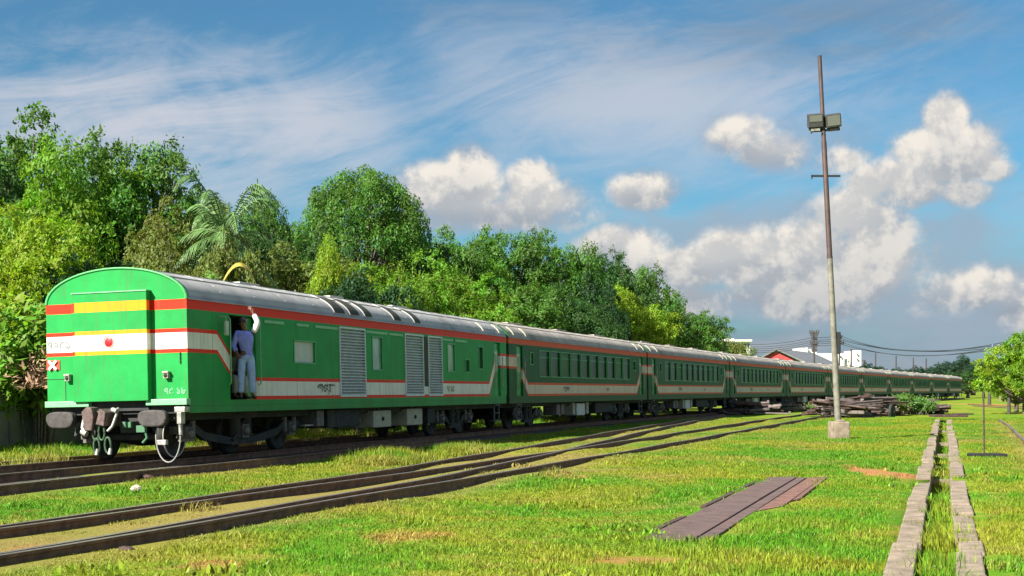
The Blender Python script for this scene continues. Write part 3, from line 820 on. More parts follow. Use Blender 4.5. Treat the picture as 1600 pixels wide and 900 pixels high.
def grass_colour(k, p, g, f, extra=None, inst_=False):
    n1 = k.noise(g, .22, 5, .6, .6); n2 = k.noise(g, 1.7, 5, .65); n3 = k.noise(g, .05, 3, .5)
    lush = (.100 * f, .255 * f, .012 * f); yel = (.24 * f, .275 * f, .022 * f); dry = (.36 * f, .28 * f, .07 * f); deep = (.05 * f, .17 * f, .012 * f)
    a = k.mix(k.smooth(n1, .40, .60), lush, yel)
    n4 = k.noise(g, 6., 4, .7); a = k.mix(k.smooth(n2, .52, .70) * .7, a, dry)
    a = k.mix(k.smooth(n4, .55, .75) * .45, a, (.40 * f, .36 * f, .08 * f))
    a = k.mix(k.smooth(n2, .46, .28) * .6, a, deep)
    at0 = k.node('ShaderNodeAttribute', attribute_name='dry'); at0.attribute_type = 'INSTANCER' if inst_ else 'GEOMETRY'; dr_ = E(k, at0.outputs['Fac'])
    a = k.mix((dr_ * (.45 + n2 * .9)).clamp(), a, (.29 * f, .225 * f, .075 * f))
    x, y, z = k.sep(g)
    # bare orange earth by the far track and a patch beside the drain
    for (cx, cy, rx, ry, s_) in EARTH:
        u = (x - cx) / rx; v = (y - cy) / ry; q = (-1. * (u * u + v * v)).exp() + (n2 - .5) * .8
        a = k.mix(k.smooth(q, .42, .7) * s_, a, (.42 * f, .21 * f, .085 * f))
    if extra: a = k.mix(.5, a, extra)
    k.put(p.inputs['Base Color'], a)


EARTH = [(*G(1000, 880), .5, .5, .7), (*G(640, 840), .7, .5, .5), (*G(880, 745), .6, 1.2, .4), (*G(330, 880), .4, .4, .6), (*G(1380, 741), .62, 2.6, 1.), (*G(1540, 632), 3.5, 14, .8), (*G(1430, 641), 5, 9, .4), (*G(60, 860), .5, .8, .4)]
ground()

# track bed: dark cinders under the train, pale grit along the turnout
def strip(name, pts, wl, wr, z, m):
    mb = MB(); vs = []
    for i, (x, y) in enumerate(pts):
        a = pts[max(i - 1, 0)]; b = pts[min(i + 1, len(pts) - 1)]; q = math.hypot(b[0] - a[0], b[1] - a[1]); nx, ny = (b[1] - a[1]) / q, -(b[0] - a[0]) / q
        j = .18 * math.sin(i * 1.7) + .1 * math.sin(i * 4.1)
        for u in (-wl - j, -wl * .8, 0, wr * .8, wr + j):
            edge = abs(u) > .81 * max(wl, wr)
            vs.append((x + nx * u, y + ny * u, (gz(x + nx * u, y + ny * u) - .02) if edge else z))
    mb.add(vs, [(i * 5 + k_, (i + 1) * 5 + k_, (i + 1) * 5 + k_ + 1, i * 5 + k_ + 1) for i in range(len(pts) - 1) for k_ in range(4)], True)
    return tag(mb.build(name, m), kind='structure')


M_cinder = mat('cinder_ballast', (.055, .048, .040), .95, var=.45, scale=9, dirt=(.12, .10, .07), dirt_amt=.5, bump=1, bscale=28)
M_grit = mat('pale_grit', (.21, .17, .085), .95, var=.45, scale=3, dirt=(.13, .17, .03), dirt_amt=.9, bump=1, bscale=28)
strip('track_bed', [path(s)[:2] for s in [q * 1.5 for q in range(-14, 160)]], 1.7, 1.9, .03, M_cinder)
mid = smooth_pts([((xat(N_, y) + xat(F_, y)) / 2, y) for y in [9 + q for q in range(0, 18)]], 8)
0 and strip('turnout_bed', mid, .60, .60, .012, M_grit)

# ------------------------------------------------------------------ drain, slab, small things on the grass
dr = empty('open_drain', (tx(0, 12), 12, 0), 0, 'open drain between two rows of weathered concrete blocks at lower right', 'drain')
for side, (a0, a1) in (('l', (CH0 - .25, CH0 + .015)), ('r', (CH1 - .015, CH1 + .24))):
    y = 8.0
    while y < 74:
        ln = rnd.choice((1.1, 1.6, 2.2, 2.6)) * (1 if y < 40 else 1.8)
        gap = rnd.choice((.02, .03, .05, .22)) if y < 30 else .04
        j = rnd.uniform(-.03, .03); tz = rnd.uniform(.035, .055); rz = rnd.uniform(-.012, .012)
        mb = MB(); wv = (a1 - a0); y1 = y + ln
        b0, b1 = a0 + j, a1 + j
        P = [(tx(b0, y), y), (tx(b1, y), y), (tx(b1, y1) + rz, y1), (tx(b0, y1) + rz, y1)]
        zs = gz(*P[0]) + tz; sk = rnd.uniform(-.012, .012)
        vs = [(px - tx(0, 12), py - 12, z) for z in (zs - .5, zs) for px, py in P]; vs[4] = (vs[4][0], vs[4][1], zs + sk); vs[7] = (vs[7][0], vs[7][1], zs + sk)
        mb.add(vs, [(0, 3, 2, 1), (4, 5, 6, 7), (0, 1, 5, 4), (1, 2, 6, 5), (2, 3, 7, 6), (3, 0, 4, 7)])
        mb.build('concrete_block', M_conc, dr, bevel=.018); y = y1 + gap
for yy, wd in ((45., .3), (37., .22), (58., .5), (26.5, .1)):
    mb = MB(); mb.box((tx(CH0 - .05, yy) - tx(0, 12), yy - 12, -.22), (tx(CH1 + .02, yy) - tx(0, 12), yy - 12 + wd, -.12)); mb.build('cross_strut', M_conc, dr)
x, y = G(1484, 656)
mb = MB(); mb.box((-.95, -.6, 0), (.8, .6, .12)); mb.box((.2, -.5, .12), (1.15, .3, .20)); tag(mb.build('cover_slab', M_rust, None, (x, y, .16), bevel=.02), 'dark slab lying across the far end of the open drain', 'slab')

sl = empty('concrete_platform', (tx(-2.9, 14.6), 14.6, .0), 0, 'long purple grey slab platform lying flush in the grass', 'slab')
def plank(t0, t1, ya, yb, z, m, name='slab', cut=0.):
    P = [(tx(t0, ya), ya), (tx(t1, ya + cut), ya + cut), (tx(t1, yb), yb), (tx(t0, yb - cut * .3), yb - cut * .3)]; ox, oy = tx(-2.9, 14.6), 14.6
    mb = MB(); vs = [(a - ox, b - oy, zz + gz(a, b)) for zz in (-.1, z - .022) for a, b in P]
    mb.add(vs, [(0, 3, 2, 1), (4, 5, 6, 7), (0, 1, 5, 4), (1, 2, 6, 5), (2, 3, 7, 6), (3, 0, 4, 7)]); return mb.build(name, m, sl, bevel=.008)
plank(-3.24, -2.70, 14.75, 20.1, .05, M_slab); plank(-3.23, -2.705, 20.12, 25.4, .052, M_slab)
plank(-2.685, -2.52, 14.9, 25.2, .045, M_slab)
plank(-2.50, -2.22, 18.2, 25.4, .035, M_slab_r, 'broken_slab', .8); plank(-2.205, -2.13, 19.9, 25.3, .045, M_slab_r, 'broken_slab', .3)
plank(-3.36, -3.27, 15.9, 17.5, .06, M_rust, 'edge_strip'); plank(-3.37, -3.28, 19.0, 24.2, .06, M_rust, 'edge_strip')


def rock(name, loc, r, m, label, cat, seed=0, sq=(1, 1, .7), group=None):
    q = random.Random(seed); mb = MB(); vs = []; fs = []; n, k2 = 7, 5
    for j in range(k2):
        th_ = math.pi * (j + .5) / k2
        for i in range(n):
            a = 2 * math.pi * i / n; rr_ = r * q.uniform(.75, 1.15); vs.append((rr_ * math.sin(th_) * math.cos(a) * sq[0], rr_ * math.sin(th_) * math.sin(a) * sq[1], rr_ * math.cos(th_) * sq[2]))
    for j in range(k2 - 1):
        for i in range(n): fs.append((j * n + i, (j + 1) * n + i, (j + 1) * n + (i + 1) % n, j * n + (i + 1) % n))
    fs += [tuple(range(n)), tuple(range((k2 - 1) * n, k2 * n))[::-1]]
    mb.add(vs, fs); return tag(mb.build(name, m, None, loc), label, cat, group)


rock('stone', (*G(213, 772), .08), .09, M_stone, 'pale stone on the grass left, below the train end', 'stone', 1)
rock('stone', (*G(200, 752), .06), .09, M_rust, 'left one of two dark stones beside the near rail', 'stone', 2, (1.5, 1, .6))
rock('stone', (*G(228, 751), .06), .09, M_rust, 'right one of two dark stones beside the near rail', 'stone', 3, (1.6, 1, .6))
rock('stone', (*G(197, 858), .0), .06, M_rust, 'dark rubble piece lying against the nearest rail', 'stone', 5, (1.6, 1, .5))
rock('plastic_bag', (*G(1466, 882), -.05), .062, M_plastic, 'crumpled white plastic bag lying in the drain', 'bag', 4, (1, 1, .9))
rock('paper_litter', (*G(1290 + 170, 830), -.1), .05, M_stone, 'pale litter on the weeds in the drain', 'litter', 6, (1.6, .8, .3))

# thin signal rod on its flat foot at right
x, y = G(1543, 713)
rt = empty('signal_rod', (x, y, 0), 0, 'thin upright rod on a flat dark foot plate in the right grass', 'marker')
mb = MB(); mb.box((-.42, -.25, 0), (.40, .25, .07)); mb.build('foot_plate', M_black, rt, bevel=.01)
mb = MB(); mb.tube([(-.08, 0, .05), (-.10, 0, 1.55)], .022, 8); mb.build('rod', M_rust, rt)

# ------------------------------------------------------------------ floodlight pole
x, y = G(1311, 688)
fp = empty('floodlight_pole', (x, y, 0), 0, 'tall leaning floodlight pole standing on a square concrete base', 'light pole')
mb = MB(); mb.box((-.30, -.28, -.1), (.28, .28, .60)); mb.box((-.06, -.2, .60), (.14, .16, .66)); mb.build('concrete_base', M_conc, fp, bevel=.03)
HT, LEAN = 12.25, -.62
def pp(z): return (LEAN * z / HT, 0, z)
mb = MB(); mb.tube([pp(.55), pp(3.0), pp(5.8)], [.105, .098, .088], 14); mb.build('lower_pole', M_pole, fp)
mb = MB(); mb.tube([pp(5.8), pp(5.9), pp(9.5), pp(9.55), pp(HT)], [.094, .084, .08, .068, .062], 14); mb.build('upper_pole', M_maroon, fp)
zc = lambda py: CAMZ + (HY - py) * y / FPX
for py, a, b in ((204, -.40, .52), (275, -.46, .46)):
    p = pp(zc(py)); mb = MB(); mb.box((a, -.04, -.03), (b, .03, .03), M=Matrix.Translation(p) @ Matrix.Rotation(R(-4 if py == 204 else 0), 4, 'Y')); mb.tube([(p[0] + a + .02, 0, p[2] - .1), (p[0] + a + .02, 0, p[2] + .04)], .02, 6); mb.build('cross_arm', M_black, fp)
for dx_, tilt, nm in ((-.27, -4, 'dark'), (.30, -8, 'pale')):
    p = pp(zc(190)); mb = MB(); Mx = Matrix.Translation((p[0] + dx_, -.12, p[2])) @ Matrix.Rotation(R(tilt), 4, 'Y') @ Matrix.Rotation(R(14), 4, 'X')
    mb.box((-.24, -.09, -.20), (.24, .12, .22), M=Mx); mb.box((-.2, .02, -.30), (.2, .1, -.19), M=Mx); o = mb.build('floodlight', M_lampbox, fp, bevel=.02)
    mb = MB(); mb.box((-.20, -.10, -.02 if nm == 'dark' else -.14), (.20, -.085, .18), M=Mx); mb.build('lens', M_lens, o)
    mb = MB(); mb.box((-.16, -.115, -.31), (.12, -.08, -.24), M=Mx); mb.build('bracket', M_shine if nm == 'dark' else M_black, o)
p = pp(2.95); mb = MB(); mb.box((-.07, -.12, 2.75), (.03, .06, 3.45)); mb.build('junction_box', M_black, fp, bevel=.02)

# ------------------------------------------------------------------ boundary wall behind the train at left
wl = empty('boundary_wall', (0, 0, 0), 0, 'long mossy grey plaster wall behind the train at left', 'wall')
for i in range(20):
    a = path(-12 + i * 3.2, -7.9)[:2]; b = path(-12 + (i + 1) * 3.2, -7.9)[:2]
    ang_ = math.atan2(b[1] - a[1], b[0] - a[0]); ln = math.hypot(b[0] - a[0], b[1] - a[1])
    Mx = Matrix.Translation((a[0], a[1], 0)) @ Matrix.Rotation(ang_, 4, 'Z')
    mb = MB(); mb.box((.12, 0, -.1), (ln - .12, .15, 1.75), M=Mx); mb.build('wall_panel', M_wall, wl)
    mb = MB(); mb.box((-.12, -.05, -.1), (.12, .2, 1.85), M=Mx); mb.build('wall_pier', M_wall, wl)

# ------------------------------------------------------------------ trees
nrs = np.random.RandomState(11)


def leaf_mat(name, transl=.42):
    m = bpy.data.materials.new(name); m.use_nodes = True; k = NT(m.node_tree); p = m.node_tree.nodes['Principled BSDF']
    oi = k.node('ShaderNodeObjectInfo'); g = k.node('ShaderNodeNewGeometry').outputs['Position']
    at = k.node('ShaderNodeAttribute', attribute_name='var'); v = E(k, at.outputs['Fac'])
    n = k.noise(g, .55, 4, .6)
    hsv = k.node('ShaderNodeHueSaturation'); k.put(hsv.inputs['Color'], oi.outputs['Color'])
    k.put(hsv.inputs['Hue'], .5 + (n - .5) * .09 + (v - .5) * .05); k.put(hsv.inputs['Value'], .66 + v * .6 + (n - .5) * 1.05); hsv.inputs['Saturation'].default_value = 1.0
    k.put(p.inputs['Base Color'], hsv.outputs[0]); p.inputs['Roughness'].default_value = .55; p.inputs['Specular IOR Level'].default_value = .3
    tr = k.node('ShaderNodeBsdfTranslucent'); h2 = k.node('ShaderNodeMix', data_type='RGBA', blend_type='MULTIPLY'); h2.inputs[0].default_value = 1
    k.l.new(hsv.outputs[0], h2.inputs[6]); h2.inputs[7].default_value = (1.5, 1.5, .6, 1); k.l.new(h2.outputs[2], tr.inputs[0])
    mx = k.node('ShaderNodeMixShader'); mx.inputs[0].default_value = transl
    k.l.new(p.outputs[0], mx.inputs[1]); k.l.new(tr.outputs[0], mx.inputs[2])
    k.l.new(mx.outputs[0], m.node_tree.nodes['Material Output'].inputs[0]); return m


M_leaf = leaf_mat('leaf')


def quads_mesh(name, pos, nrm, size, aspect, m, var, droop=None):
    """rhombic leaves, one quad each"""
    n = len(pos); nrm = nrm / np.linalg.norm(nrm, axis=1, keepdims=True)
    r_ = nrs.normal(size=(n, 3)); 
    if droop is not None: r_ = r_ * .5 + droop
    u = r_ - nrm * np.sum(r_ * nrm, 1, keepdims=True); u /= np.linalg.norm(u, axis=1, keepdims=True) + 1e-9
    v = np.cross(nrm, u); s = size[:, None]
    V = np.stack([pos - u * s, pos + v * s * aspect - nrm * s * .12, pos + u * s, pos - v * s * aspect - nrm * s * .12], 1).reshape(-1, 3)
    me = bpy.data.meshes.new(name); me.vertices.add(4 * n); me.vertices.foreach_set('co', V.ravel())
    me.loops.add(4 * n); me.loops.foreach_set('vertex_index', np.arange(4 * n, dtype=np.int32))
    me.polygons.add(n); me.polygons.foreach_set('loop_start', np.arange(0, 4 * n, 4, dtype=np.int32)); me.polygons.foreach_set('loop_total', np.full(n, 4, dtype=np.int32))
    at = me.attributes.new('var', 'FLOAT', 'FACE'); at.data.foreach_set('value', var.astype(np.float32))
    me.materials.append(m); me.update(); me.validate(); return me


def tree_meshes(rx, rz, zc_, lobes, lr, per, leaf, gap=0., upper=.3, seed=1):
    """crown of leafy lobes over a frame of limbs; unit built at real size"""
    rs = np.random.RandomState(seed)
    C = []
    tries = 0
    while len(C) < lobes and tries < 5000:
        tries += 1
        d_ = rs.normal(size=3); d_ /= np.linalg.norm(d_); 
        if d_[2] < -.55: continue
        q = rs.uniform(.45, 1.0) ** .6 * (1 + .18 * math.sin(3 * math.atan2(d_[1], d_[0]) + seed))
        c_ = np.array([d_[0] * rx * q, d_[1] * rx * q, zc_ + d_[2] * rz * q])
        if any(np.linalg.norm(c_ - o_[0]) < lr * (.55 + gap) for o_ in C): continue
        C.append((c_, lr * rs.uniform(.65, 1.2)))
    P = []; Nn = []; Vv = []
    for c_, r_ in C:
        n = int(per * (r_ / lr) ** 2); d_ = rs.normal(size=(n, 3)); d_[:, 2] += upper; d_ /= np.linalg.norm(d_, axis=1, keepdims=True)
        # smaller sprays inside each lobe give the broken edge
        k_ = max(5, int(16 * (r_ / lr) ** 2)); sub = rs.normal(size=(k_, 3)); sub[:, 2] += .25; sub /= np.linalg.norm(sub, axis=1, keepdims=True)
        idx = rs.randint(0, k_, n); spr = sub[idx] * r_ * .86 + rs.normal(size=(n, 3)) * r_ * .14
        spr[:, 2] *= .82
        p_ = c_ + spr
        P.append(p_); Nn.append(sub[idx] * .7 + np.array([0, 0, .45]) + rs.normal(size=(n, 3)) * .45); Vv.append(np.clip(rs.uniform(0, 1, n) * .6 + rs.uniform(0, .4), 0, 1))
    P = np.concatenate(P); Nn = np.concatenate(Nn); Vv = np.concatenate(Vv)
    crown = quads_mesh('crown', P, Nn, leaf * rs.uniform(.6, 1.25, len(P)), .48, M_leaf, Vv)
    mb = MB(); h0 = zc_ - rz * .55
    mb.tube([(0, 0, -.2), (.05, .03, h0 * .4), (.0, .1, h0), (.1, 0, zc_), (0, 0, zc_ + rz * .5)], [.34, .27, .23, .14, .05], 9)
    for i, (c_, r_) in enumerate(C[::2]):
        z0 = h0 * .75 + (c_[2] - h0 * .75) * .25; z0 = min(z0, zc_ + rz * .3)
        a = Vector((0, .05, max(h0 * .6, z0 - .6))); b = Vector(c_); mid_ = a.lerp(b, .5) + Vector((0, 0, -.25 * (b - a).length * .3)); mb.tube([a, mid_, b], [.11, .075, .025], 6)
    return crown, mb.mesh('trunk', M_bark), len(P)


def dome_meshes():
    """umbrella crown: small tufts over a wide dome, open underneath"""
    rs = np.random.RandomState(77); P = []; Nn = []; Vv = []; C = []
    for _ in range(4000):
        a = rs.uniform(0, 6.283); q = rs.uniform(0, 1) ** .5; r_ = 4.9 * q; z = 6.3 + 3.6 * math.sqrt(max(0, 1 - q * q)) + rs.uniform(-.25, .15) - (rs.uniform(0, 2.2) if rs.uniform() < .33 else 0)
        c_ = np.array([r_ * math.cos(a), r_ * math.sin(a), z])
        if any(np.linalg.norm((c_ - o_) * (1, 1, 1.3)) < .88 for o_ in C): continue
        C.append(c_)
        if len(C) > 125: break
    for c_ in C:
        n = 270; d_ = rs.normal(size=(n, 3)); d_ /= np.linalg.norm(d_, axis=1, keepdims=True); rr_ = rs.uniform(.25, 1, n)[:, None] ** .5 * .72
        P.append(c_ + d_ * rr_ * (1, 1, .7)); Nn.append(d_ * .5 + np.array([0, 0, .7]) + rs.normal(size=(n, 3)) * .4); Vv.append(np.clip(rs.uniform(0, .6, n) + rs.uniform(0, .4), 0, 1))
    P = np.concatenate(P); crown = quads_mesh('crown', P, np.concatenate(Nn), .105 * rs.uniform(.6, 1.25, len(P)), .48, M_leaf, np.concatenate(Vv))
    mb = MB(); mb.tube([(0, 0, -.2), (.1, 0, 2.5), (0, 0, 4.6)], [.38, .3, .26], 9)
    for c_ in C[::3]:
        b = Vector(c_); mb.tube([(0, 0, 4.2), Vector((b.x * .35, b.y * .35, 5.2 + b.z * .12)), b], [.13, .08, .025], 6)
    return crown, mb.mesh('trunk', M_bark), len(P)


TV = [tree_meshes(4.2, 3.7, 6.0, 78, 1.25, 520, .112, seed=1), tree_meshes(4.4, 3.3, 5.6, 84, 1.1, 450, .11, seed=2),
      tree_meshes(4.6, 3.2, 6.4, 56, 1.0, 500, .105, gap=.25, seed=3), tree_meshes(4.0, 3.9, 5.6, 80, 1.15, 470, .118, seed=4),
      tree_meshes(3.4, 2.6, 3.1, 52, .95, 460, .112, seed=5), dome_meshes()]
TH_ = []; RAD = []
for cr_, _, _ in TV:
    A_ = np.empty(len(cr_.vertices) * 3); cr_.vertices.foreach_get('co', A_); A_ = A_.reshape(-1, 3)
    TH_.append(float(np.percentile(A_[:, 2], 99.7))); RAD.append(float(np.percentile(np.abs(A_[:, 0]), 98.5)))
cold = {'dark': (.048, .120, .030), 'mid': (.082, .185, .028), 'bright': (.135, .262, .022), 'lime': (.21, .325, .022), 'olive': (.14, .18, .04), 'blue': (.03, .075, .045), 'deep': (.022, .070, .022)}  # blue: distance haze mixed into the leaf colour of the far trees


def tree(px, top, depth, widthpx, kind, c_, label, cat='tree', group=None, name='broadleaf_tree', rz=None, base=0.):
    x = (px - 800) / FPX * depth; H = CAMZ + (HY - top) * depth / FPX; wd = widthpx * depth / FPX * 1.35
    depth += max(0, px - 930) * .09 if 930 < px < 1110 else 0; x = (px - 800) / FPX * depth
    cr, tk, _ = TV[kind]; rad = RAD[kind]
    root = empty('%s' % name, (x, depth, base), rnd.uniform(0, 6.28) if rz is None else rz, label, cat, group, (wd / 2 / rad, wd / 2 / rad, H / TH_[kind]))
    a = inst('trunk', tk, root); b = inst('crown', cr, root); b.color = (*cold[c_], 1); return root


tree(30, 186, 55, 205, 3, 'mid', 'tallest dark tree at the far left edge of the photo')
tree(-70, 215, 50, 200, 0, 'dark', 'dark tree cut by the left edge, left of the tallest one')
tree(120, 236, 48, 200, 1, 'bright', 'yellow-green tree right of the tallest left tree')
tree(215, 222, 50, 190, 0, 'mid', 'leafy tree with ragged twig tips above the train end')
tree(60, 330, 43, 190, 1, 'lime', 'lower bright crown in front of the tallest left tree')
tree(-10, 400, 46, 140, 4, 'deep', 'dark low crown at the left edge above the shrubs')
tree(140, 385, 43, 190, 3, 'deep', 'deep green low tree directly behind the green end wall')
tree(272, 320, 46, 140, 2, 'olive', 'olive open crown left of the coconut palm')
tree(250, 400, 40, 170, 4, 'olive', 'low olive bush tree above the start of the grey roof')
tree(425, 298, 70, 120, 1, 'mid', 'rounded green crown just right of the coconut palm')
tree(330, 318, 62, 110, 0, 'mid', 'green crown filling behind the left fronds of the palm')
tree(390, 335, 58, 130, 3, 'dark', 'dark tree directly behind the coconut palm')
tree(568, 266, 68, 150, 5, 'mid', 'tall domed tree with sky showing through its crown')
tree(640, 325, 72, 95, 1, 'dark', 'right shoulder tree beside the tall domed crown')
tree(500, 372, 62, 130, 1, 'dark', 'dark crown below the left of the domed tree')
tree(470, 385, 54, 150, 3, 'olive', 'olive brown tree right of the palm, above the roof')
tree(525, 372, 52, 85, 1, 'lime', 'small lime green crown below the domed tree')
tree(560, 430, 50, 150, 4, 'deep', 'deep green bush below the lime crown')
tree(630, 396, 57, 150, 1, 'bright', 'bright green tree above the roof outlets')
tree(700, 358, 76, 120, 3, 'mid', 'mid green tree just right of the sky dip by the white cloud')
tree(745, 372, 78, 110, 1, 'bright', 'bright crown third from the domed tree')
tree(800, 362, 80, 120, 0, 'mid', 'broad green crown in the middle of the tree row')
tree(868, 364, 82, 120, 3, 'mid', 'tall green crown with a notched top left of the step down')
tree(720, 430, 66, 150, 0, 'bright', 'low bright tree at the front of the middle row')
tree(815, 440, 70, 150, 1, 'mid', 'low green tree in front of the broad crown')
tree(890, 450, 72, 120, 3, 'dark', 'dark low tree in front of the notched crown')
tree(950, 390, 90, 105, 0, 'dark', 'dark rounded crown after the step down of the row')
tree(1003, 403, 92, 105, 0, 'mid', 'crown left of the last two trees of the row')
tree(985, 440, 82, 120, 1, 'lime', 'lime green tree in front of the end of the row')
tree(935, 430, 79, 75, 3, 'deep', 'very dark gap-filling tree beside the lime green one')
tree(1066, 444, 96, 118, 1, 'mid', 'last tall tree at the right end of the row')
tree(1040, 500, 90, 110, 4, 'mid', 'low bush tree at the foot of the last tall tree')
tree(1098, 480, 100, 60, 3, 'dark', 'narrow dark tree at the outermost right of the row')
tree(1140, 531, 135, 80, 4, 'olive', 'low olive bush in front of the far white block, left')
tree(1176, 556, 190, 36, 4, 'dark', 'small far bush left of the red gable')
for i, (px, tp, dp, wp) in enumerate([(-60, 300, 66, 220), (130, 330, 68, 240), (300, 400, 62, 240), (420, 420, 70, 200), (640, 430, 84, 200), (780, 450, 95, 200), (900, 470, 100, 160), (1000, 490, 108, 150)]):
    tree(px, tp, dp, wp, i % 2, 'deep', 'deep green backdrop tree filling the row from behind', group='backdrop trees behind the row')
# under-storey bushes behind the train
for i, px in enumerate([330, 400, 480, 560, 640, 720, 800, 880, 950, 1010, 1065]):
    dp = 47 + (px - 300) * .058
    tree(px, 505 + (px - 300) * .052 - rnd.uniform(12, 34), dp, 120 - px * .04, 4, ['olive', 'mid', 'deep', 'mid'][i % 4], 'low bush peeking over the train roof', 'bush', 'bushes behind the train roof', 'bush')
# far right
tree(1604, 528, 92, 110, 4, 'lime', 'bright green tree cut by the right edge', base=0)
tree(1588, 562, 98, 70, 4, 'bright', 'low bright bush at the foot of the right edge tree', 'bush')
tree(1618, 548, 96, 90, 1, 'mid', 'bushy tree filling behind the right edge tree')
tree(1645, 505, 88, 110, 4, 'bright', 'taller bright tree mostly outside the right edge')
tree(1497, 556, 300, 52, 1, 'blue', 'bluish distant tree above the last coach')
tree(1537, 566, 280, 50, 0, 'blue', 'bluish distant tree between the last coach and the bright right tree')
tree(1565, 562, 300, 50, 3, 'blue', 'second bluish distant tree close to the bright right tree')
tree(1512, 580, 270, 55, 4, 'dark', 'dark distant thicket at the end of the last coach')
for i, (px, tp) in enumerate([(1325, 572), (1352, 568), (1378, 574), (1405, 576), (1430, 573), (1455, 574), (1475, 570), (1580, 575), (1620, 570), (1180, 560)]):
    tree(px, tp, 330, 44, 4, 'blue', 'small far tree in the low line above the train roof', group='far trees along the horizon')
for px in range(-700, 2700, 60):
    if 1470 < px or px < 1300: tree(px, 588 - rnd.uniform(0, 9), 420, 78, 4, 'blue', 'distant tree in the haze-tinted line at the horizon', group='horizon tree line')

# coconut palm
def frond(mb, ang_, lift, ln, wd=.42, n=44):
    """arched rachis with hanging leaflets"""
    pts = []
    for i in range(9):
        q = i / 8; pts.append(Vector((math.cos(ang_) * ln * q * (1 - .22 * q), math.sin(ang_) * ln * q * (1 - .22 * q), lift * ln * q - (.55 + lift * .55) * ln * q * q)))
    mb.tube(pts, [.035 - .003 * i for i in range(9)], 5)
    for i in range(2, n):
        q = i / n * 8; j = min(7, int(q)); p = pts[j].lerp(pts[j + 1], q - j); tg = (pts[j + 1] - pts[j]).normalized(); sd = tg.cross(Vector((0, 0, 1))).normalized()
        l_ = wd * 1.6 * math.sin(math.pi * (i / n) ** .7 * .92 + .12)
        for s_ in (-1, 1):
            e = p + sd * s_ * l_ * .62 + tg * l_ * .45 + Vector((0, 0, -l_ * rnd.uniform(.35, .75))); wv = tg * .016
            mid_ = p.lerp(e, .5) + Vector((0, 0, .06)); mb.add([p - wv, p + wv, mid_ + wv, mid_ - wv, e], [(0, 1, 2, 3), (3, 2, 4)])


M_palm = mat('palm_leaflet', (.085, .17, .045), .5, var=.3, scale=3); M_palm2 = mat('palm_dry_leaflet', (.24, .27, .06), .6, var=.3, scale=3)
pd_ = 45.; px_ = (352 - 800) / FPX * pd_
pl = empty('coconut_palm', (px_, pd_, 0), 0, 'coconut palm with arching feathery fronds rising behind the train roof', 'palm')
mb = MB(); mb.tube([(.25, 0, -.2), (.15, 0, 2), (.0, 0, 5.0), (0, 0, 6.9)], [.2, .15, .13, .12], 10); mb.build('trunk', M_bark, pl)
tree(352, 372, 43.5, 100, 4, 'olive', 'low olive crown hiding the trunk of the coconut palm')
for i in range(24):
    mb = MB(); a = i * 2.399 + .3; lf = [2.3, 1.8, 1.2, .6, .0, -.5][i % 6] + rnd.uniform(-.1, .1); frond(mb, a, lf, rnd.uniform(2.0, 2.6)); o = mb.build('frond', M_palm2 if i % 8 == 3 else M_palm, pl); o.location = (0, 0, 6.6)

# banana plants with broad leaves
def broad_leaf(ang_, lift, ln, wd, m, parent, z=0., fold=-.75):
    mb = MB(); n = 10; sd = Vector((-math.sin(ang_), math.cos(ang_), 0)); vs = []
    for i in range(n + 1):
        q = i / n; p = Vector((math.cos(ang_) * ln * q * .8, math.sin(ang_) * ln * q * .8, lift * ln * q - (lift * .9 + .25) * ln * q * q + z)); w_ = wd * (math.sin(math.pi * min(1, q * .94 + .06)) ** .6)
        vs += [p - sd * w_ + Vector((0, 0, w_ * fold)), p, p + sd * w_ + Vector((0, 0, w_ * fold))]
    mb.add(vs, [(i * 3 + k_, i * 3 + 3 + k_, i * 3 + 4 + k_, i * 3 + 1 + k_) for i in range(n) for k_ in (0, 1)], True)
    mb.tube([Vector(vs[1]) - Vector((0, 0, .01))] + [Vector(vs[i * 3 + 1]) - Vector((0, 0, .01)) for i in range(1, n)], .02, 5); return mb.build('leaf', m, parent)


M_ban = mat('banana_leaf', (.09, .21, .025), .45, var=.25, scale=2); M_bany = mat('yellowed_banana_leaf', (.30, .25, .045), .6, var=.25, scale=3)
for px, dp, z0, lab, spec in ((346, 41.5, 4.75, 'banana plant with one arched yellow leaf above the roof', [(.2, 2.1, 1.35, .16, 1), (2.5, 1.3, 1.6, .25, 0), (4.4, 1.0, 1.6, .25, 0)]),
                              (410, 43., 4.15, 'banana plant with a drooping yellow-green leaf above the roof', [(.1, .55, 1.9, .3, 2), (3.2, .8, 1.5, .26, 0), (4.9, .9, 1.3, .25, 0)])):
    bp = empty('banana_plant', ((px - 800) / FPX * dp, dp, 0), 0, lab, 'plant')
    mb = MB(); mb.tube([(0, 0, -.1), (.03, 0, z0 * .5), (0, 0, z0 + .1)], [.14, .12, .07], 9); mb.build('stem', M_ban, bp)
    for a, lf, ln, wd, q in spec: broad_leaf(a, lf, ln, wd, [M_ban, M_bany, mat('yellow_green_leaf', (.22, .30, .04), .5, var=.2)][q], bp, z0)

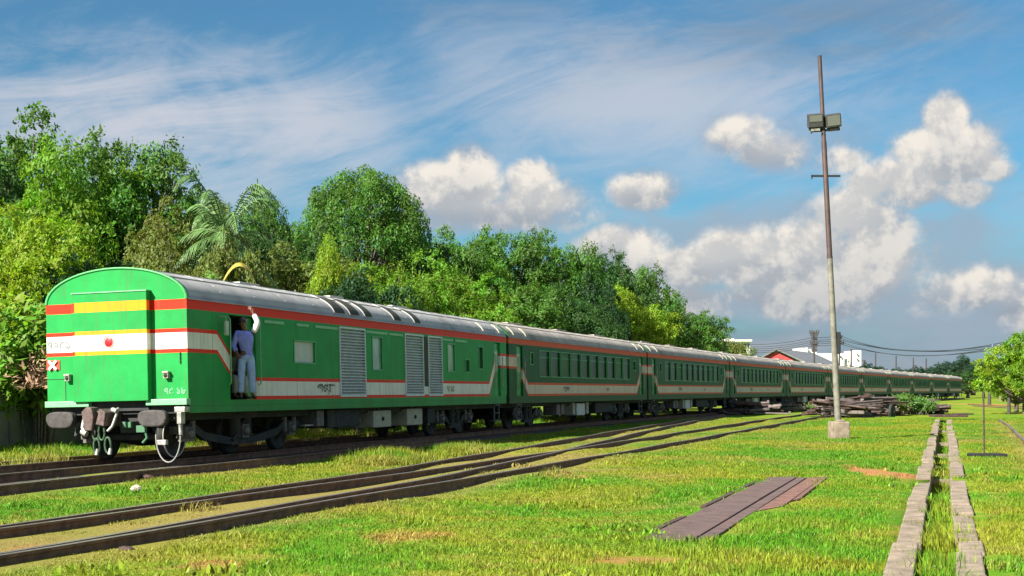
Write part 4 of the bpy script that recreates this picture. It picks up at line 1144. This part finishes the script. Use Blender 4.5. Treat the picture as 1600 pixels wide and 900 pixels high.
# bright long-leaved shrubs at the left edge, in front of the wall
def shrub(px, dp, htop, wid, c_, label, seed, leaf=.17, n=2600):
    rs = np.random.RandomState(seed); x = (px - 800) / FPX * dp
    k_ = 70; st = rs.uniform(-1, 1, (k_, 2)) * wid * .5; hh = htop * (1 - .35 * np.abs(st[:, 0]) / wid) * rs.uniform(.55, 1.0, k_)
    idx = rs.randint(0, k_, n); q = rs.uniform(.25, 1, n) ** .7
    P = np.stack([st[idx, 0] * (.6 + .5 * q) + rs.normal(size=n) * .13, st[idx, 1] * .6 * (.6 + .5 * q) + rs.normal(size=n) * .13, hh[idx] * q + rs.normal(size=n) * .05], 1)
    Nn = np.stack([rs.normal(size=n) * .5 - .1, rs.normal(size=n) * .5 - .5, rs.uniform(.3, 1.2, n)], 1)
    me = quads_mesh('foliage', P, Nn, leaf * rs.uniform(.6, 1.3, n), .34, M_leaf, rs.uniform(0, 1, n))
    root = empty('shrub', (x, dp, 0), 0, label, 'shrub'); o = inst('foliage', me, root); o.color = (*cold[c_], 1)
    mb = MB()
    for i in range(0, k_, 3): mb.tube([(st[i, 0] * .5, st[i, 1] * .3, 0), (st[i, 0] * 1.05, st[i, 1] * .6, float(hh[i]) * .95)], [.03, .012], 5)
    mb.build('stem', M_bark, root); return root


shrub(18, 38.6, 4.6, 2.3, 'lime', 'bright long-leaved shrub at the left edge over the grey wall', 3, n=4200)
shrub(60, 37.9, 4.1, 1.6, 'bright', 'shrub between the left edge shrub and the train end', 4)
shrub(-30, 37.4, 4.3, 2.4, 'bright', 'shrub cut off by the left edge of the photo', 5)
shrub(85, 41.5, 4.9, 2.0, 'mid', 'taller shrub just left of the arched end wall', 6, n=3500)
rs_ = np.random.RandomState(9); n_ = 500
P_ = np.stack([rs_.normal(size=n_) * .42, rs_.normal(size=n_) * .2, np.abs(rs_.normal(size=n_)) * .42], 1)
o = inst('brush_pile', quads_mesh('brush_pile', P_, rs_.normal(size=(n_, 3)), rs_.uniform(.06, .15, n_), .25, mat('dry_brown_leaves', (.27, .17, .11), .9, var=.4, scale=8), rs_.uniform(0, 1, n_)), None, ((62 - 800) / FPX * 37.0, 37.0, 1.65))
tag(o, 'dry brown dead foliage on top of the grey wall at left', 'brush', kind='stuff')

# ------------------------------------------------------------------ scrap heaps beside the far track
def beam_mesh(kind):
    mb = MB()
    if kind == 0: mb.box((-1, -.09, -.09), (1, .09, .09)); 
    elif kind == 1:
        mb.box((-1, -.10, .07), (1, .10, .10)); mb.box((-1, -.10, -.10), (1, .10, -.07)); mb.box((-1, -.015, -.072), (1, .015, .072))
    else:
        mb.box((-1, -.35, -.04), (1, .35, .04)); mb.box((-1, -.35, .04), (-.9, .35, .14)); mb.box((.9, -.35, .04), (1, .35, .14))
    return mb


BM = {}
for kd, nm in enumerate(('timber_beam', 'steel_beam', 'steel_panel')):
    for mi_, m in enumerate((M_rust, M_rustp)): BM[kd, mi_] = (nm, beam_mesh(kd).mesh(nm, m))


def heap(px0, px1, ybase, hmax, n, where, grp, q, lens=(1.2, 3.2)):
    for i in range(n):
        px = q.uniform(px0, px1); dpt = FPX * CAMZ / (ybase - HY) + q.uniform(-1, 3.2)
        u = (px - px0) / (px1 - px0); z = .12 + hmax * q.random() ** 1.3 * (math.sin(math.pi * min(1, max(0, u)) * .9 + .15) ** .5)
        kd = q.choice((0, 0, 1, 1, 2)); mi_ = q.choice((0, 1, 1)); nm, me = BM[kd, mi_]
        o = inst(nm, me, None, ((px - 800) / FPX * dpt, dpt, z), (q.uniform(-.25, .25), q.uniform(-.14, .14), q.uniform(-.5, .5)), (q.uniform(*lens) / 2, q.uniform(.6, 1.3), q.uniform(.5, 1.2)))
        tag(o, '%s %s %s' % (('rusty', 'pale')[mi_], {'timber_beam': 'square beam', 'steel_beam': 'steel I-beam', 'steel_panel': 'steel panel'}[nm], where), 'scrap', grp + ', %s %ss' % (('rusty', 'pale')[mi_], nm.replace('_', ' ')))


q = random.Random(21)
heap(1135, 1200, 648, .7, 34, 'in the small scrap heap left of the pole', 'left scrap heap', q, (.8, 3.0))
heap(1208, 1240, 643, .7, 8, 'in the tiny scrap pile between two heaps', 'tiny scrap pile', q, (1.5, 2.6))
heap(1292, 1345, 652, 1.0, 60, 'in the tall scrap heap behind the pole', 'scrap heap at the pole', q)
heap(1345, 1400, 650, .95, 60, 'in the middle of the long scrap heap right of the pole', 'middle scrap heap', q, (1, 2.6))
heap(1400, 1465, 647, .8, 46, 'at the right end of the long scrap heap', 'right scrap heap', q, (1, 2.6))
for i, (px, yb, z) in enumerate(((1376, 651, .3), (1448, 646.5, .3))):
    dpt = FPX * CAMZ / (yb - HY) - 1.2
    ws = empty('scrap_wheelset', ((px - 800) / FPX * dpt, dpt, z), q.uniform(-.9, .9), 'rusty railway wheelset leaning against the scrap heaps', 'wheelset', 'scrap wheelsets')
    for sx in (-1, 1): o = inst('wheel', WHEEL, ws, (sx * .7, 0, 0), (0, 0, 0 if sx > 0 else math.pi))
    mb = MB(); mb.tube([(-.85, 0, 0), (.85, 0, 0)], .075, 8); mb.build('axle', M_rust, ws)
def weed(px, yb, h, wd, c_, label, seed, n=1500):
    dp = FPX * CAMZ / (yb - HY); o = shrub(px, dp, h, wd, c_, label, seed, leaf=.13, n=n); o['category'] = 'weed'; return o
weed(1418, 649, 1.45, 2.6, 'mid', 'green weeds growing over the right part of the scrap heap', 31)
weed(1440, 648, 1.2, 1.6, 'mid', 'second clump of weeds on the scrap heap, nearer its right end', 32, 900)
weed(1398, 650, 1.0, 1.2, 'olive', 'olive weeds between the scrap beams left of the green clump', 33, 600)
weed(1250, 642, .6, 2.2, 'mid', 'low weeds left of the pole scrap heap', 34, 500)

# ------------------------------------------------------------------ far buildings, poles and wires
def at(px, py, dp): return ((px - 800) / FPX * dp, dp, CAMZ + (HY - py) * dp / FPX)


def bld(px0, px1, ytop, dp, deep, m, root, name='wall', ybot=640):
    a = at(px0, ytop, dp); b = at(px1, ytop, dp); mb = MB(); mb.box((a[0], dp, -.1), (b[0], dp + deep, a[2])); return mb.build(name, m, root)


D1 = 260.
sh_ = empty('gabled_shed', (0, 0, 0), 0, 'shed with a red gable and grey sheet roof behind the train', 'shed')
a, b, c_, e_ = at(1180, 566, D1), at(1212, 549.5, D1), at(1255, 568, D1), at(1215, 590, D1)
mb = MB(); mb.prism([(a[0], 0), (c_[0], 0), (c_[0], c_[2]), (b[0], b[2]), (a[0], a[2])], D1, D1 + 2); mb.build('gable_wall', M_redbrick, sh_)
rf = MB(); off = Vector((14.5, 34, 0))
for (p, r_) in (((a[0] - .6, a[2] - .2), (b[0], b[2] + .3)), ((b[0], b[2] + .3), (c_[0] + .8, c_[2] - .25))):
    P = [Vector((p[0], D1 - .6, p[1])), Vector((r_[0], D1 - .6, r_[1]))]; Q = [v + off for v in P]
    T = Vector((0, 0, .35)); rf.add([*P, *Q[::-1], *[v + T for v in P], *[v + T for v in Q[::-1]]], [(0, 3, 2, 1), (4, 5, 6, 7), (0, 1, 5, 4), (1, 2, 6, 5), (2, 3, 7, 6), (3, 0, 4, 7)])
rf.build('roof', M_slate, sh_)
mb = MB(); mb.prism([(c_[0] - .2, 0), (c_[0] + 12, 0), (c_[0] + 12, c_[2] - 1.5), (c_[0] - .2, c_[2] - .3)], D1 + 3, D1 + 30); mb.build('side_wall', M_slate, sh_)
D2 = 360.
wb = empty('white_block', (0, 0, 0), 0, 'long low white building with stepped roof, left of the main pole', 'building')
for p0, p1, y in ((1228, 1252, 547.5), (1252, 1276, 545.5), (1276, 1303, 552), (1255, 1262, 543)): bld(p0, p1, y, D2 + (p0 % 7) * .3, 14, M_white, wb)
for i in range(7):
    a = at(1280 + i * 3.3, 558, D2); mb = MB(); mb.box((a[0], D2 + 1.2, a[2] - .55), (a[0] + .34, D2 + 1.29, a[2] + .1)); mb.build('window', M_win, wb)
wb2 = empty('white_block', (0, 0, 0), 0, 'white building with a tall stair tower, right of the main pole', 'building')
for p0, p1, y in ((1311, 1319, 552), (1319, 1336, 560), (1336, 1345.5, 547.5)): bld(p0, p1, y, D2 + (p0 % 5) * .3, 12, M_white, wb2)
for px, py in ((1321, 565), (1325, 565), (1329, 565), (1313, 558), (1339, 554), (1339, 562)):
    a = at(px, py, D2); mb = MB(); mb.box((a[0], D2 - .12, a[2] - .3), (a[0] + .35, D2 - .02, a[2] + .3)); mb.build('window', M_win, wb2)
D3 = 210.
wb3 = empty('white_block', (0, 0, 0), 0, 'flat white building top showing above the low olive bush', 'building')
bld(1134, 1172, 533.5, D3, 14, M_white, wb3); bld(1135, 1147, 529, D3 + 1, 5, M_white, wb3)
mb = MB(); a = at(1132, 533.5, D3); b = at(1174, 533.5, D3); mb.box((a[0], D3 - .6, a[2]), (b[0], D3 + 14, a[2] + .25)); mb.build('roof_slab', M_white, wb3)
for i in range(8):
    a = at(1137 + i * 4.4, 540, D3); mb = MB(); mb.box((a[0], D3 - .06, a[2] - .3), (a[0] + .26, D3 - .005, a[2] + .35)); mb.build('window', M_win, wb3)


def upole(px, ytop, dp, label, arms=(), r=.14, ybot=None, name='utility_pole', group=None):
    a = at(px, ytop, dp); root = empty(name, (a[0], dp, 0), 0, label, 'pole', group)
    mb = MB(); mb.tube([(0, 0, -.1), (0, 0, a[2])], [r, r * .7], 8); mb.build('post', M_wood, root)
    for py, wpx in arms:
        z = at(px, py, dp)[2]; hw = wpx * dp / FPX / 2; mb = MB(); mb.box((-hw, -.12, z - .07), (hw, -.02, z + .07))
        for s_ in (-1, -.5, .5, 1): mb.tube([(s_ * hw * .92, -.07, z + .05), (s_ * hw * .92, -.07, z + .28)], .06, 6)
        mb.build('cross_arm', M_wood, root)
    return root


upole(1272, 517, 140, 'dark utility pole with stacked cross arms left of the floodlight pole', ((520, 15), (524, 12), (530, 9), (537, 12), (542, 9), (549, 8)), .13)
upole(1311.5, 520, 140, 'utility pole hidden just behind the floodlight pole', ((528, 8), (537, 14)), .12)
for px, yt in ((1368, 551), (1400, 556), (1427, 559), (1447, 560), (1466, 565)):
    upole(px, yt, 330, 'thin far pole rising from the low tree line', (), .22, group='thin far poles above the train roof')
upole(1330, 547, 340, 'thin far pole in front of the right white building', ((547, 4),), .3)
upole(1350, 563, 340, 'short far pole with a dark box just right of the white tower', ((564, 5),), .3)
upole(1546, 590, 150, 'short pale post before the bluish distant trees', (), .2)

wires = []
for i, (y0, y1, sag, yl, dpr) in enumerate(((528, 537, 7, 531, 0), (530.5, 541, 6, 534, .4), (537, 543, 7, 540, .2), (524, 533.5, 9, 527, -.3), (533, 539, 9, 537, -.2))):
    A = Vector(at(1311.5, y0, 140 + dpr)); B = Vector(at(1575, y1, 92)); C_ = Vector(at(1272, yl, 140 + dpr)); D_ = Vector(at(1120, yl + 5, 170))
    pts = []
    for (P, Q, s_) in ((D_, C_, .6), (C_, A, .1), (A, B, sag * .12)):
        for k_ in range(13):
            u = k_ / 12; p = P.lerp(Q, u); p.z -= 4 * s_ * u * (1 - u); pts.append(p)
    mb = MB(); mb.tube(pts, .028, 5); tag(mb.build('overhead_wire', M_wire), ['second highest', 'third from the top', 'lowest', 'highest', 'second lowest'][i] + ' of the sagging overhead wires between the utility poles and right trees', 'wire', 'overhead wires')
x, y, z = at(1570, 545, 92)
iu = empty('insulator_cluster', (x, y, 0), 0, 'wooden pole with dark cross arm and insulators against the right bright tree', 'pole')
mb = MB(); mb.tube([(.35, .2, 0), (.35, .2, z + .3)], .12, 8); mb.build('post', M_wood, iu)
mb = MB(); mb.box((-.9, -.05, z - .05), (.6, .05, z + .06)); mb.build('cross_arm', M_wood, iu)
for i in range(4):
    mb = MB(); mb.disc((-.8 + i * .42, 0, z + .06), (0, 0, 1), [(.05, 0), (.10, .06), (.05, .1), (.1, .16), (.04, .24), (.001, .25)], 10); mb.build('insulator', mat('glazed_insulator', (.10, .11, .2), .3), iu)
# low fence posts and huts under the right tree
for i, px in enumerate((1563, 1571, 1578, 1586, 1594, 1603)):
    a = at(px, 592 - (i % 3) * 2, 190); mb = MB(); mb.box((-.09, -.09, -.1), (.09, .09, a[2])); mb.box((-.12, -.12, a[2]), (.12, .12, a[2] + .06))
    tag(mb.build('fence_post', M_conc, None, (a[0], 190 + i * .6, 0)), 'pale concrete fence post under the bright right tree', 'post', 'posts under the right tree')

# ------------------------------------------------------------------ people in the doorway
def skin(name, V, ED, Rr, m, parent, lv=2):
    me = bpy.data.meshes.new(name); me.from_pydata(V, ED, []); o = bpy.data.objects.new(name, me); col.objects.link(o); o.parent = parent
    s_ = o.modifiers.new('skin', 'SKIN'); s_.use_smooth_shade = True; o.modifiers.new('sub', 'SUBSURF').levels = lv; o.modifiers['sub'].render_levels = lv
    for i, r_ in enumerate(Rr): me.skin_vertices[0].data[i].radius = r_ if isinstance(r_, tuple) else (r_, r_)
    me.skin_vertices[0].data[0].use_root = True; me.materials.append(m); return o


def chainbuild(chains):
    """chains: list of (start index or None, [(pos, radius), ...]) -> verts, edges, radii"""
    V = []; ED = []; Rr = []
    for st, pts in chains:
        prev_ = st
        for p, r_ in pts:
            V.append(p); Rr.append(r_)
            if prev_ is not None: ED.append((prev_, len(V) - 1))
            prev_ = len(V) - 1
    return V, ED, Rr


def hand(start, wrist, dirv, side):
    d_ = Vector(dirv).normalized(); s_ = Vector(side).normalized(); w0 = Vector(wrist); up = d_.cross(s_); ch = []
    palm = w0 + d_ * .07; ch.append((start, [(tuple(palm), (.034, .018))])); return ch, palm, d_, s_, up


def person(loc, rz, pose, shirt, trous, label, sleeve=None, extra=None):
    root = empty('person', loc, rz, label, 'person')
    P = pose
    chains = [(None, [(P['pelvis'], (.115, .09)), (P['belly'], (.105, .08)), (P['chest'], (.135, .095)), (P['neck0'], (.06, .06)), (P['neck'], (.048, .05)), (P['head'], (.072, .085)), (P['crown'], (.06, .07))])]
    idx = 7
    for s_ in ('L', 'R'):
        chains.append((0, [(P['hip' + s_], .085), (P['knee' + s_], .055), (P['ankle' + s_], .036), (P['toe' + s_], (.035, .02))])); idx += 4
    arm = {}
    for s_ in ('L', 'R'):
        chains.append((2, [(P['sh' + s_], .042), (P['el' + s_], .040), (P['wr' + s_], .026)])); idx += 3; arm[s_] = idx - 1
    for s_ in ('L', 'R'):
        w0 = Vector(P['wr' + s_]); d_ = (w0 - Vector(P['el' + s_])).normalized(); sd = d_.cross(Vector((0, 1, .1))).normalized(); nrm = sd.cross(d_)
        palm = w0 + d_ * .06; chains.append((arm[s_], [(tuple(palm), (.034, .02))])); idx += 1; pi_ = idx - 1
        for k_, ln in enumerate((.062, .072, .068, .052)):
            b0 = palm + sd * (-.030 + .02 * k_) + d_ * .03; b1 = b0 + d_ * ln * .5 + nrm * .012; b2 = b1 + d_ * ln * .25 + nrm * .03
            chains.append((pi_, [(tuple(b0), .0095), (tuple(b1), .009), (tuple(b2), .008)])); idx += 3
        b0 = w0 + d_ * .03 - sd * .035; b1 = b0 + d_ * .03 - sd * .02 + nrm * .015; chains.append((arm[s_], [(tuple(b0), .011), (tuple(b1), .009)])); idx += 2
    body = skin('body', *chainbuild(chains), M_skin, root)
    h = Vector(P['head']); cr = Vector(P['crown'])
    mb = MB(); c_ = h.lerp(cr, .55) + Vector((0, .022, .02))
    prof = [(.001, .088), (.05, .078), (.08, .05), (.092, .01), (.088, -.03), (.07, -.05)]; mb.disc(c_, (0, .25, 1), prof, 16); mb.build('hair', M_hair, root)
    mb = MB(); mb.add([h + Vector(v) for v in ((-.014, -.085, -.01), (.014, -.085, -.01), (0, -.108, -.015), (0, -.085, .035), (0, -.086, -.022))], [(0, 2, 3), (2, 1, 3), (0, 4, 2), (2, 4, 1)]); mb.build('nose', M_skin, root)
    for sx in (-1, 1):
        mb = MB(); mb.disc(h + Vector((sx * .03, -.083, .03)), (0, -1, 0), [(.001, .006), (.009, .003), (.011, -.004)], 10); mb.build('eye', M_hair, root)
        mb = MB(); mb.disc(h + Vector((sx * .078, .0, .0)), (sx, 0, 0), [(.001, .012), (.016, .012), (.022, 0)], 8); mb.build('ear', M_skin, root)
    mb = MB(); mb.box(h + Vector((-.024, -.088, -.045)), h + Vector((.024, -.08, -.038))); mb.build('mouth', mat('lips', (.12, .04, .035), .6), root)
    # clothes
    pv = Vector(P['pelvis']); dn = (pv - Vector(P['belly'])).normalized()
    ch = [(None, [(tuple(pv + dn * .10), (.15, .125)), (tuple(pv), (.147, .122)), (P['belly'], (.138, .112)), (P['chest'], (.160, .120)), (P['neck0'], (.085, .08))])]
    for s_ in ('L', 'R'):
        if sleeve and s_ == 'L': ch.append((3, [(P['sh' + s_], .085)]))
        else: ch.append((3, [(P['sh' + s_], .088), (P['el' + s_], .066), (tuple(Vector(P['el' + s_]).lerp(Vector(P['wr' + s_]), .75)), .05)]))
    skin('shirt', *chainbuild(ch), shirt, root)
    if sleeve: skin('sleeve', *chainbuild([(None, [(P['shL'], .078), (P['elL'], .068), (tuple(Vector(P['elL']).lerp(Vector(P['wrL']), .8)), .055)])]), sleeve, root)
    ch = [(None, [(tuple(pv - dn * .04), (.132, .108)), (tuple(pv), (.13, .108))])]
    for s_ in ('L', 'R'):
        a, b = Vector(P['knee' + s_]), Vector(P['ankle' + s_]); ch.append((1, [(P['hip' + s_], .105), (P['knee' + s_], .082), (tuple(a.lerp(b, .5)), .078), (tuple(a.lerp(b, .92)), .076)]))
    skin('trousers', *chainbuild(ch), trous, root)
    for s_ in ('L', 'R'):
        a, b = Vector(P['ankle' + s_]), Vector(P['toe' + s_]); skin('sandal', *chainbuild([(None, [(tuple(a + Vector((0, .03, -.045))), (.042, .022)), (tuple(a.lerp(b, .5) + Vector((0, 0, -.02))), (.046, .025)), (tuple(b + Vector((0, -.03, -.006))), (.044, .02))])]), M_black, root)
    return root


bpy.context.view_layer.update()
PM = Matrix.LocRotScale(PC.location, PC.rotation_euler, None)
A1 = dict(pelvis=(.02, 0, .95), belly=(.0, -.02, 1.10), chest=(-.03, -.06, 1.30), neck0=(-.05, -.09, 1.45), neck=(-.06, -.11, 1.51), head=(-.09, -.14, 1.60), crown=(-.10, -.13, 1.70),
          hipL=(.09, 0, .88), kneeL=(.12, -.03, .50), ankleL=(.14, .02, .10), toeL=(.16, -.16, .045), hipR=(-.09, 0, .88), kneeR=(-.11, -.02, .50), ankleR=(-.11, .03, .10), toeR=(-.13, -.15, .045),
          shL=(.13, -.06, 1.42), elL=(.24, -.08, 1.66), wrL=(.12, -.04, 1.88), shR=(-.21, -.08, 1.40), elR=(-.29, -.04, 1.14), wrR=(-.22, -.22, .98))
loc = PM @ Vector((HW + .20, 2.0, FLOOR)); person(loc, -PCH + R(38), A1, M_shirt, M_trous, 'person in blue shirt standing in the doorway with one white-sleeved arm raised', M_cloth)
A2 = dict(pelvis=(0, .12, .46), belly=(0, .09, .60), chest=(0, .02, .80), neck0=(0, -.04, .93), neck=(0, -.08, .98), head=(0, -.13, 1.06), crown=(0, -.13, 1.15),
          hipL=(.09, .08, .44), kneeL=(.13, -.33, .50), ankleL=(.12, -.36, .10), toeL=(.13, -.52, .045), hipR=(-.09, .08, .44), kneeR=(-.13, -.33, .50), ankleR=(-.12, -.30, .10), toeR=(-.12, -.47, .045),
          shL=(.17, .0, .90), elL=(.22, -.16, .66), wrL=(.08, -.34, .66), shR=(-.17, .0, .90), elR=(-.22, -.16, .66), wrR=(-.08, -.34, .66))
loc = PM @ Vector((HW - .5, 2.62, FLOOR)); person(loc, -PCH + R(62), A2, M_gcloth, M_khaki, 'person in grey-green shirt sitting low behind the standing one in the doorway')
mb = MB(); mb.box((-.2, -.16, .28), (.2, .16, .35))
for sx in (-.16, .16):
    for sy in (-.12, .12): mb.box((sx - .02, sy - .02, 0), (sx + .02, sy + .02, .28))
o = mb.build('stool', M_wood, None, PM @ Vector((HW - .62, 2.68, FLOOR))); o.rotation_euler = (0, 0, -PCH + R(62)); tag(o, 'low dark stool under the sitting person in the doorway', 'stool')
cl = MB()
rs_ = random.Random(4); vs = []
for j in range(5):
    for i in range(7): vs.append((-.12 + .04 * i + rs_.uniform(-.01, .01), .03 * math.sin(i * 1.8 + j) + rs_.uniform(-.008, .008), -.24 + .06 * j))
cl.add(vs, [(j * 7 + i, j * 7 + i + 1, (j + 1) * 7 + i + 1, (j + 1) * 7 + i) for j in range(4) for i in range(6)], True); o = cl.build('red_cloth', M_redc, None, PM @ Vector((HW - .14, 2.55, FLOOR + .72)))
o.modifiers.new('thick', 'SOLIDIFY').thickness = .02; o.rotation_euler = (0, 0, R(50)); tag(o, 'crumpled red cloth in the hands of the sitting person', 'cloth')

# ------------------------------------------------------------------ grass
def blade_patch(seed, size=.5, n=190, h=(.022, .068), wd=.0046):
    rs = np.random.RandomState(seed); V = []; Fc = []; var = []
    for i in range(n):
        x, y = rs.uniform(-size / 2 - .05, size / 2 + .05, 2); a = rs.uniform(0, 6.28); hh = rs.uniform(*h); l_ = hh * rs.uniform(.1, .8); b = rs.uniform(0, 6.28); w_ = wd * rs.uniform(.7, 1.4)
        dx_, dy_ = math.cos(a) * w_, math.sin(a) * w_; ex, ey = math.cos(b) * l_, math.sin(b) * l_; k_ = len(V)
        V += [(x - dx_, y - dy_, -.01), (x + dx_, y + dy_, -.01), (x + dx_ * .8 + ex * .4, y + dy_ * .8 + ey * .4, hh * .6), (x - dx_ * .8 + ex * .4, y - dy_ * .8 + ey * .4, hh * .6), (x + ex, y + ey, hh)]
        Fc += [(k_, k_ + 1, k_ + 2, k_ + 3), (k_ + 3, k_ + 2, k_ + 4)]; r_ = rs.uniform(0, 1); var += [r_, r_]
    me = bpy.data.meshes.new('grass_patch'); me.from_pydata(V, [], Fc); at_ = me.attributes.new('var', 'FLOAT', 'FACE'); at_.data.foreach_set('value', var)
    me.materials.append(M_blade); return bpy.data.objects.new('grass_patch', me)


M_blade = bpy.data.materials.new('grass_blade'); M_blade.use_nodes = True; k = NT(M_blade.node_tree); p = M_blade.node_tree.nodes['Principled BSDF']
g = k.node('ShaderNodeNewGeometry').outputs['Position']; grass_colour(k, p, g, 1.0, inst_=True)
src = p.inputs['Base Color'].links[0].from_socket; at_ = k.node('ShaderNodeAttribute', attribute_name='var'); v = E(k, at_.outputs['Fac'])
hs = k.node('ShaderNodeHueSaturation'); k.l.new(src, hs.inputs['Color']); k.put(hs.inputs['Value'], .42 + v * 1.15); k.put(hs.inputs['Hue'], .485 + v * .03)
k.l.new(hs.outputs[0], p.inputs['Base Color']); p.inputs['Roughness'].default_value = .5; p.inputs['Specular IOR Level'].default_value = .25
tr = k.node('ShaderNodeBsdfTranslucent'); k.l.new(hs.outputs[0], tr.inputs[0]); mx = k.node('ShaderNodeMixShader'); mx.inputs[0].default_value = .4
k.l.new(p.outputs[0], mx.inputs[1]); k.l.new(tr.outputs[0], mx.inputs[2]); k.l.new(mx.outputs[0], M_blade.node_tree.nodes['Material Output'].inputs[0])


def grass(name, pts, sc, patches, label):
    me = bpy.data.meshes.new(name); me.from_pydata(pts, [], [])
    a = me.attributes.new('dry', 'FLOAT', 'POINT'); a.data.foreach_set('value', [dryness(p_[0], p_[1]) for p_ in pts])
    a = me.attributes.new('sc', 'FLOAT_VECTOR', 'POINT'); a.data.foreach_set('vector', np.array(sc, dtype=np.float32).ravel())
    o = bpy.data.objects.new(name, me); col.objects.link(o); tag(o, label, 'grass', kind='stuff')
    ng = bpy.data.node_groups.new(name, 'GeometryNodeTree'); ng.interface.new_socket('Geometry', in_out='INPUT', socket_type='NodeSocketGeometry'); ng.interface.new_socket('Geometry', in_out='OUTPUT', socket_type='NodeSocketGeometry')
    N = ng.nodes; Lk = ng.links; gi = N.new('NodeGroupInput'); go = N.new('NodeGroupOutput'); iop = N.new('GeometryNodeInstanceOnPoints'); gti = N.new('GeometryNodeGeometryToInstance')
    for q_ in patches:
        oi = N.new('GeometryNodeObjectInfo'); oi.inputs['Object'].default_value = q_; oi.inputs['As Instance'].default_value = True; Lk.new(oi.outputs['Geometry'], gti.inputs[0])
    Lk.new(gi.outputs[0], iop.inputs['Points']); Lk.new(gti.outputs[0], iop.inputs['Instance']); iop.inputs['Pick Instance'].default_value = True
    na = N.new('GeometryNodeInputNamedAttribute'); na.data_type = 'FLOAT_VECTOR'; na.inputs[0].default_value = 'sc'; Lk.new(na.outputs[0], iop.inputs['Scale'])
    rv = N.new('FunctionNodeRandomValue'); rv.data_type = 'FLOAT_VECTOR'; rv.inputs[0].default_value = (0, 0, 0); rv.inputs[1].default_value = (0, 0, 6.283); Lk.new(rv.outputs[0], iop.inputs['Rotation'])
    Lk.new(iop.outputs[0], go.inputs[0]); md = o.modifiers.new('scatter', 'NODES'); md.node_group = ng; return o


patches = [blade_patch(s_) for s_ in range(4)]
tall = [blade_patch(s_ + 20, .5, 90, (.10, .26), .007) for s_ in range(2)]
broad = [blade_patch(s_ + 40, .34, 34, (.02, .085), .016) for s_ in range(2)]; ptsb = []; scb = []
pts = []; sc = []; ptst = []; sct = []
q = random.Random(5)
RAILGRID_L = .30
pathpts = [path(s)[:2] for s in range(-20, 120, 1)]
def bed_dist(x, y):
    i = min(range(len(pathpts)), key=lambda k_: abs(pathpts[k_][1] - y)); s = i - 20; px0, py0 = pathpts[i]; h = TH + K0 * s
    return (x - px0) * math.cos(h) - (y - py0) * math.sin(h)
y = 9.0
while y < 78:
    st = .40 if y < 30 else .46 if y < 50 else .6
    x = -.40 * y - 1
    while x < .40 * y + 1:
        X = x + q.uniform(-.2, .2); Y = y + q.uniform(-.2, .2); x += st
        t_ = X - TT * Y; bd = bed_dist(X, Y)
        if near_rail(X, Y, .10) or (rail_dist(X, Y) < .5 and q.random() < .35): continue
        if -2.1 < bd < 1.75 and q.random() < .93: continue
        if -3.2 < t_ < -2.2 and 14.9 < Y < 25.2: continue
        if -3.4 < t_ < -3.2 and 14.9 < Y < 25.2 and q.random() < .6: continue
        if -2.55 < t_ < -2.08 and 14.9 < Y < 25.2 and not (Y < 18.2 and t_ > -2.45): continue
        bare = any(((X - e[0]) / e[2]) ** 2 + ((Y - e[1]) / e[3]) ** 2 < .8 for e in EARTH if e[4] > .6)
        if bare and q.random() < .75: continue
        if dryness(X, Y) > .62 and q.random() < .55: continue
        inN = xat(F_, Y) < X < xat(N_, Y)
        if inN and q.random() < .55 and vn(X, Y, 1.1, 5) < .42 and Y < 30: continue
        dep = 0
        if 7 < Y < 75 and CH0 - .40 < t_ < CH1 + .40:
            if CH0 + .1 < t_ < CH1 - .1: dep = -.05 if Y < 18 else -.12 if Y < 23 else -.31
            elif q.random() < .985: continue
            else: dep = .04
        hs_ = .45 + 1.0 * vn(X, Y, .55, 1) * vn(X, Y, 1.9, 3) + (.35 if (X > 1.2 and Y < 17) else 0)
        if inN: hs_ *= .55
        hs_ *= 1 - .55 * dryness(X, Y)
        g1 = st / .40
        pts.append((X, Y, gz(X, Y) + dep)); sc.append((g1, g1, hs_ * (1.0 + Y * .006) * (2.2 if dep < 0 else 1)))
        if Y < 34 and vn(X, Y, .8, 12) > .62 and q.random() < .30: ptsb.append((X + q.uniform(-.15, .15), Y + q.uniform(-.15, .15), gz(X, Y))); gg = q.uniform(.6, 1.4); scb.append((gg, gg, gg))
        # tall weeds: a mound beside the train's shadow, the drain, clump edges
        pxx = 800 + FPX * X / Y
        m1 = math.exp(-(((pxx - 605) / 55) ** 2 + ((Y - 30.5) / 1.7) ** 2)) + math.exp(-(((pxx - 720) / 50) ** 2 + ((Y - 34.5) / 1.8) ** 2)) * .8
        if m1 > .25 and bd > 1.9:
            for _ in range(3): ptst.append((X + q.uniform(-.2, .2), Y + q.uniform(-.2, .2), gz(X, Y))); sct.append((1, 1, .4 + 1.25 * m1 * q.uniform(.6, 1)))
        elif dep < 0 and q.random() < .5: ptst.append((X, Y, gz(X, Y) + dep)); sct.append((.8, .8, .9))
        elif Y < 32 and vn(X, Y, .9, 7) > .8 and q.random() < .25: ptst.append((X, Y, gz(X, Y))); sct.append((.8, .8, q.uniform(.3, .65)))
        elif bd < -2.1 and q.random() < .3: ptst.append((X, Y, gz(X, Y))); sct.append((1, 1, q.uniform(.5, 1.2)))
    y += st
grass('grass', pts, sc, patches, 'short green and yellowish turf covering the yard')
grass('tall_grass', ptst, sct, tall, 'longer grass tufts beside the train shadow, wall and drain')
grass('broad_weeds', ptsb, scb, broad, 'low broad-leaved weeds scattered through the near turf')
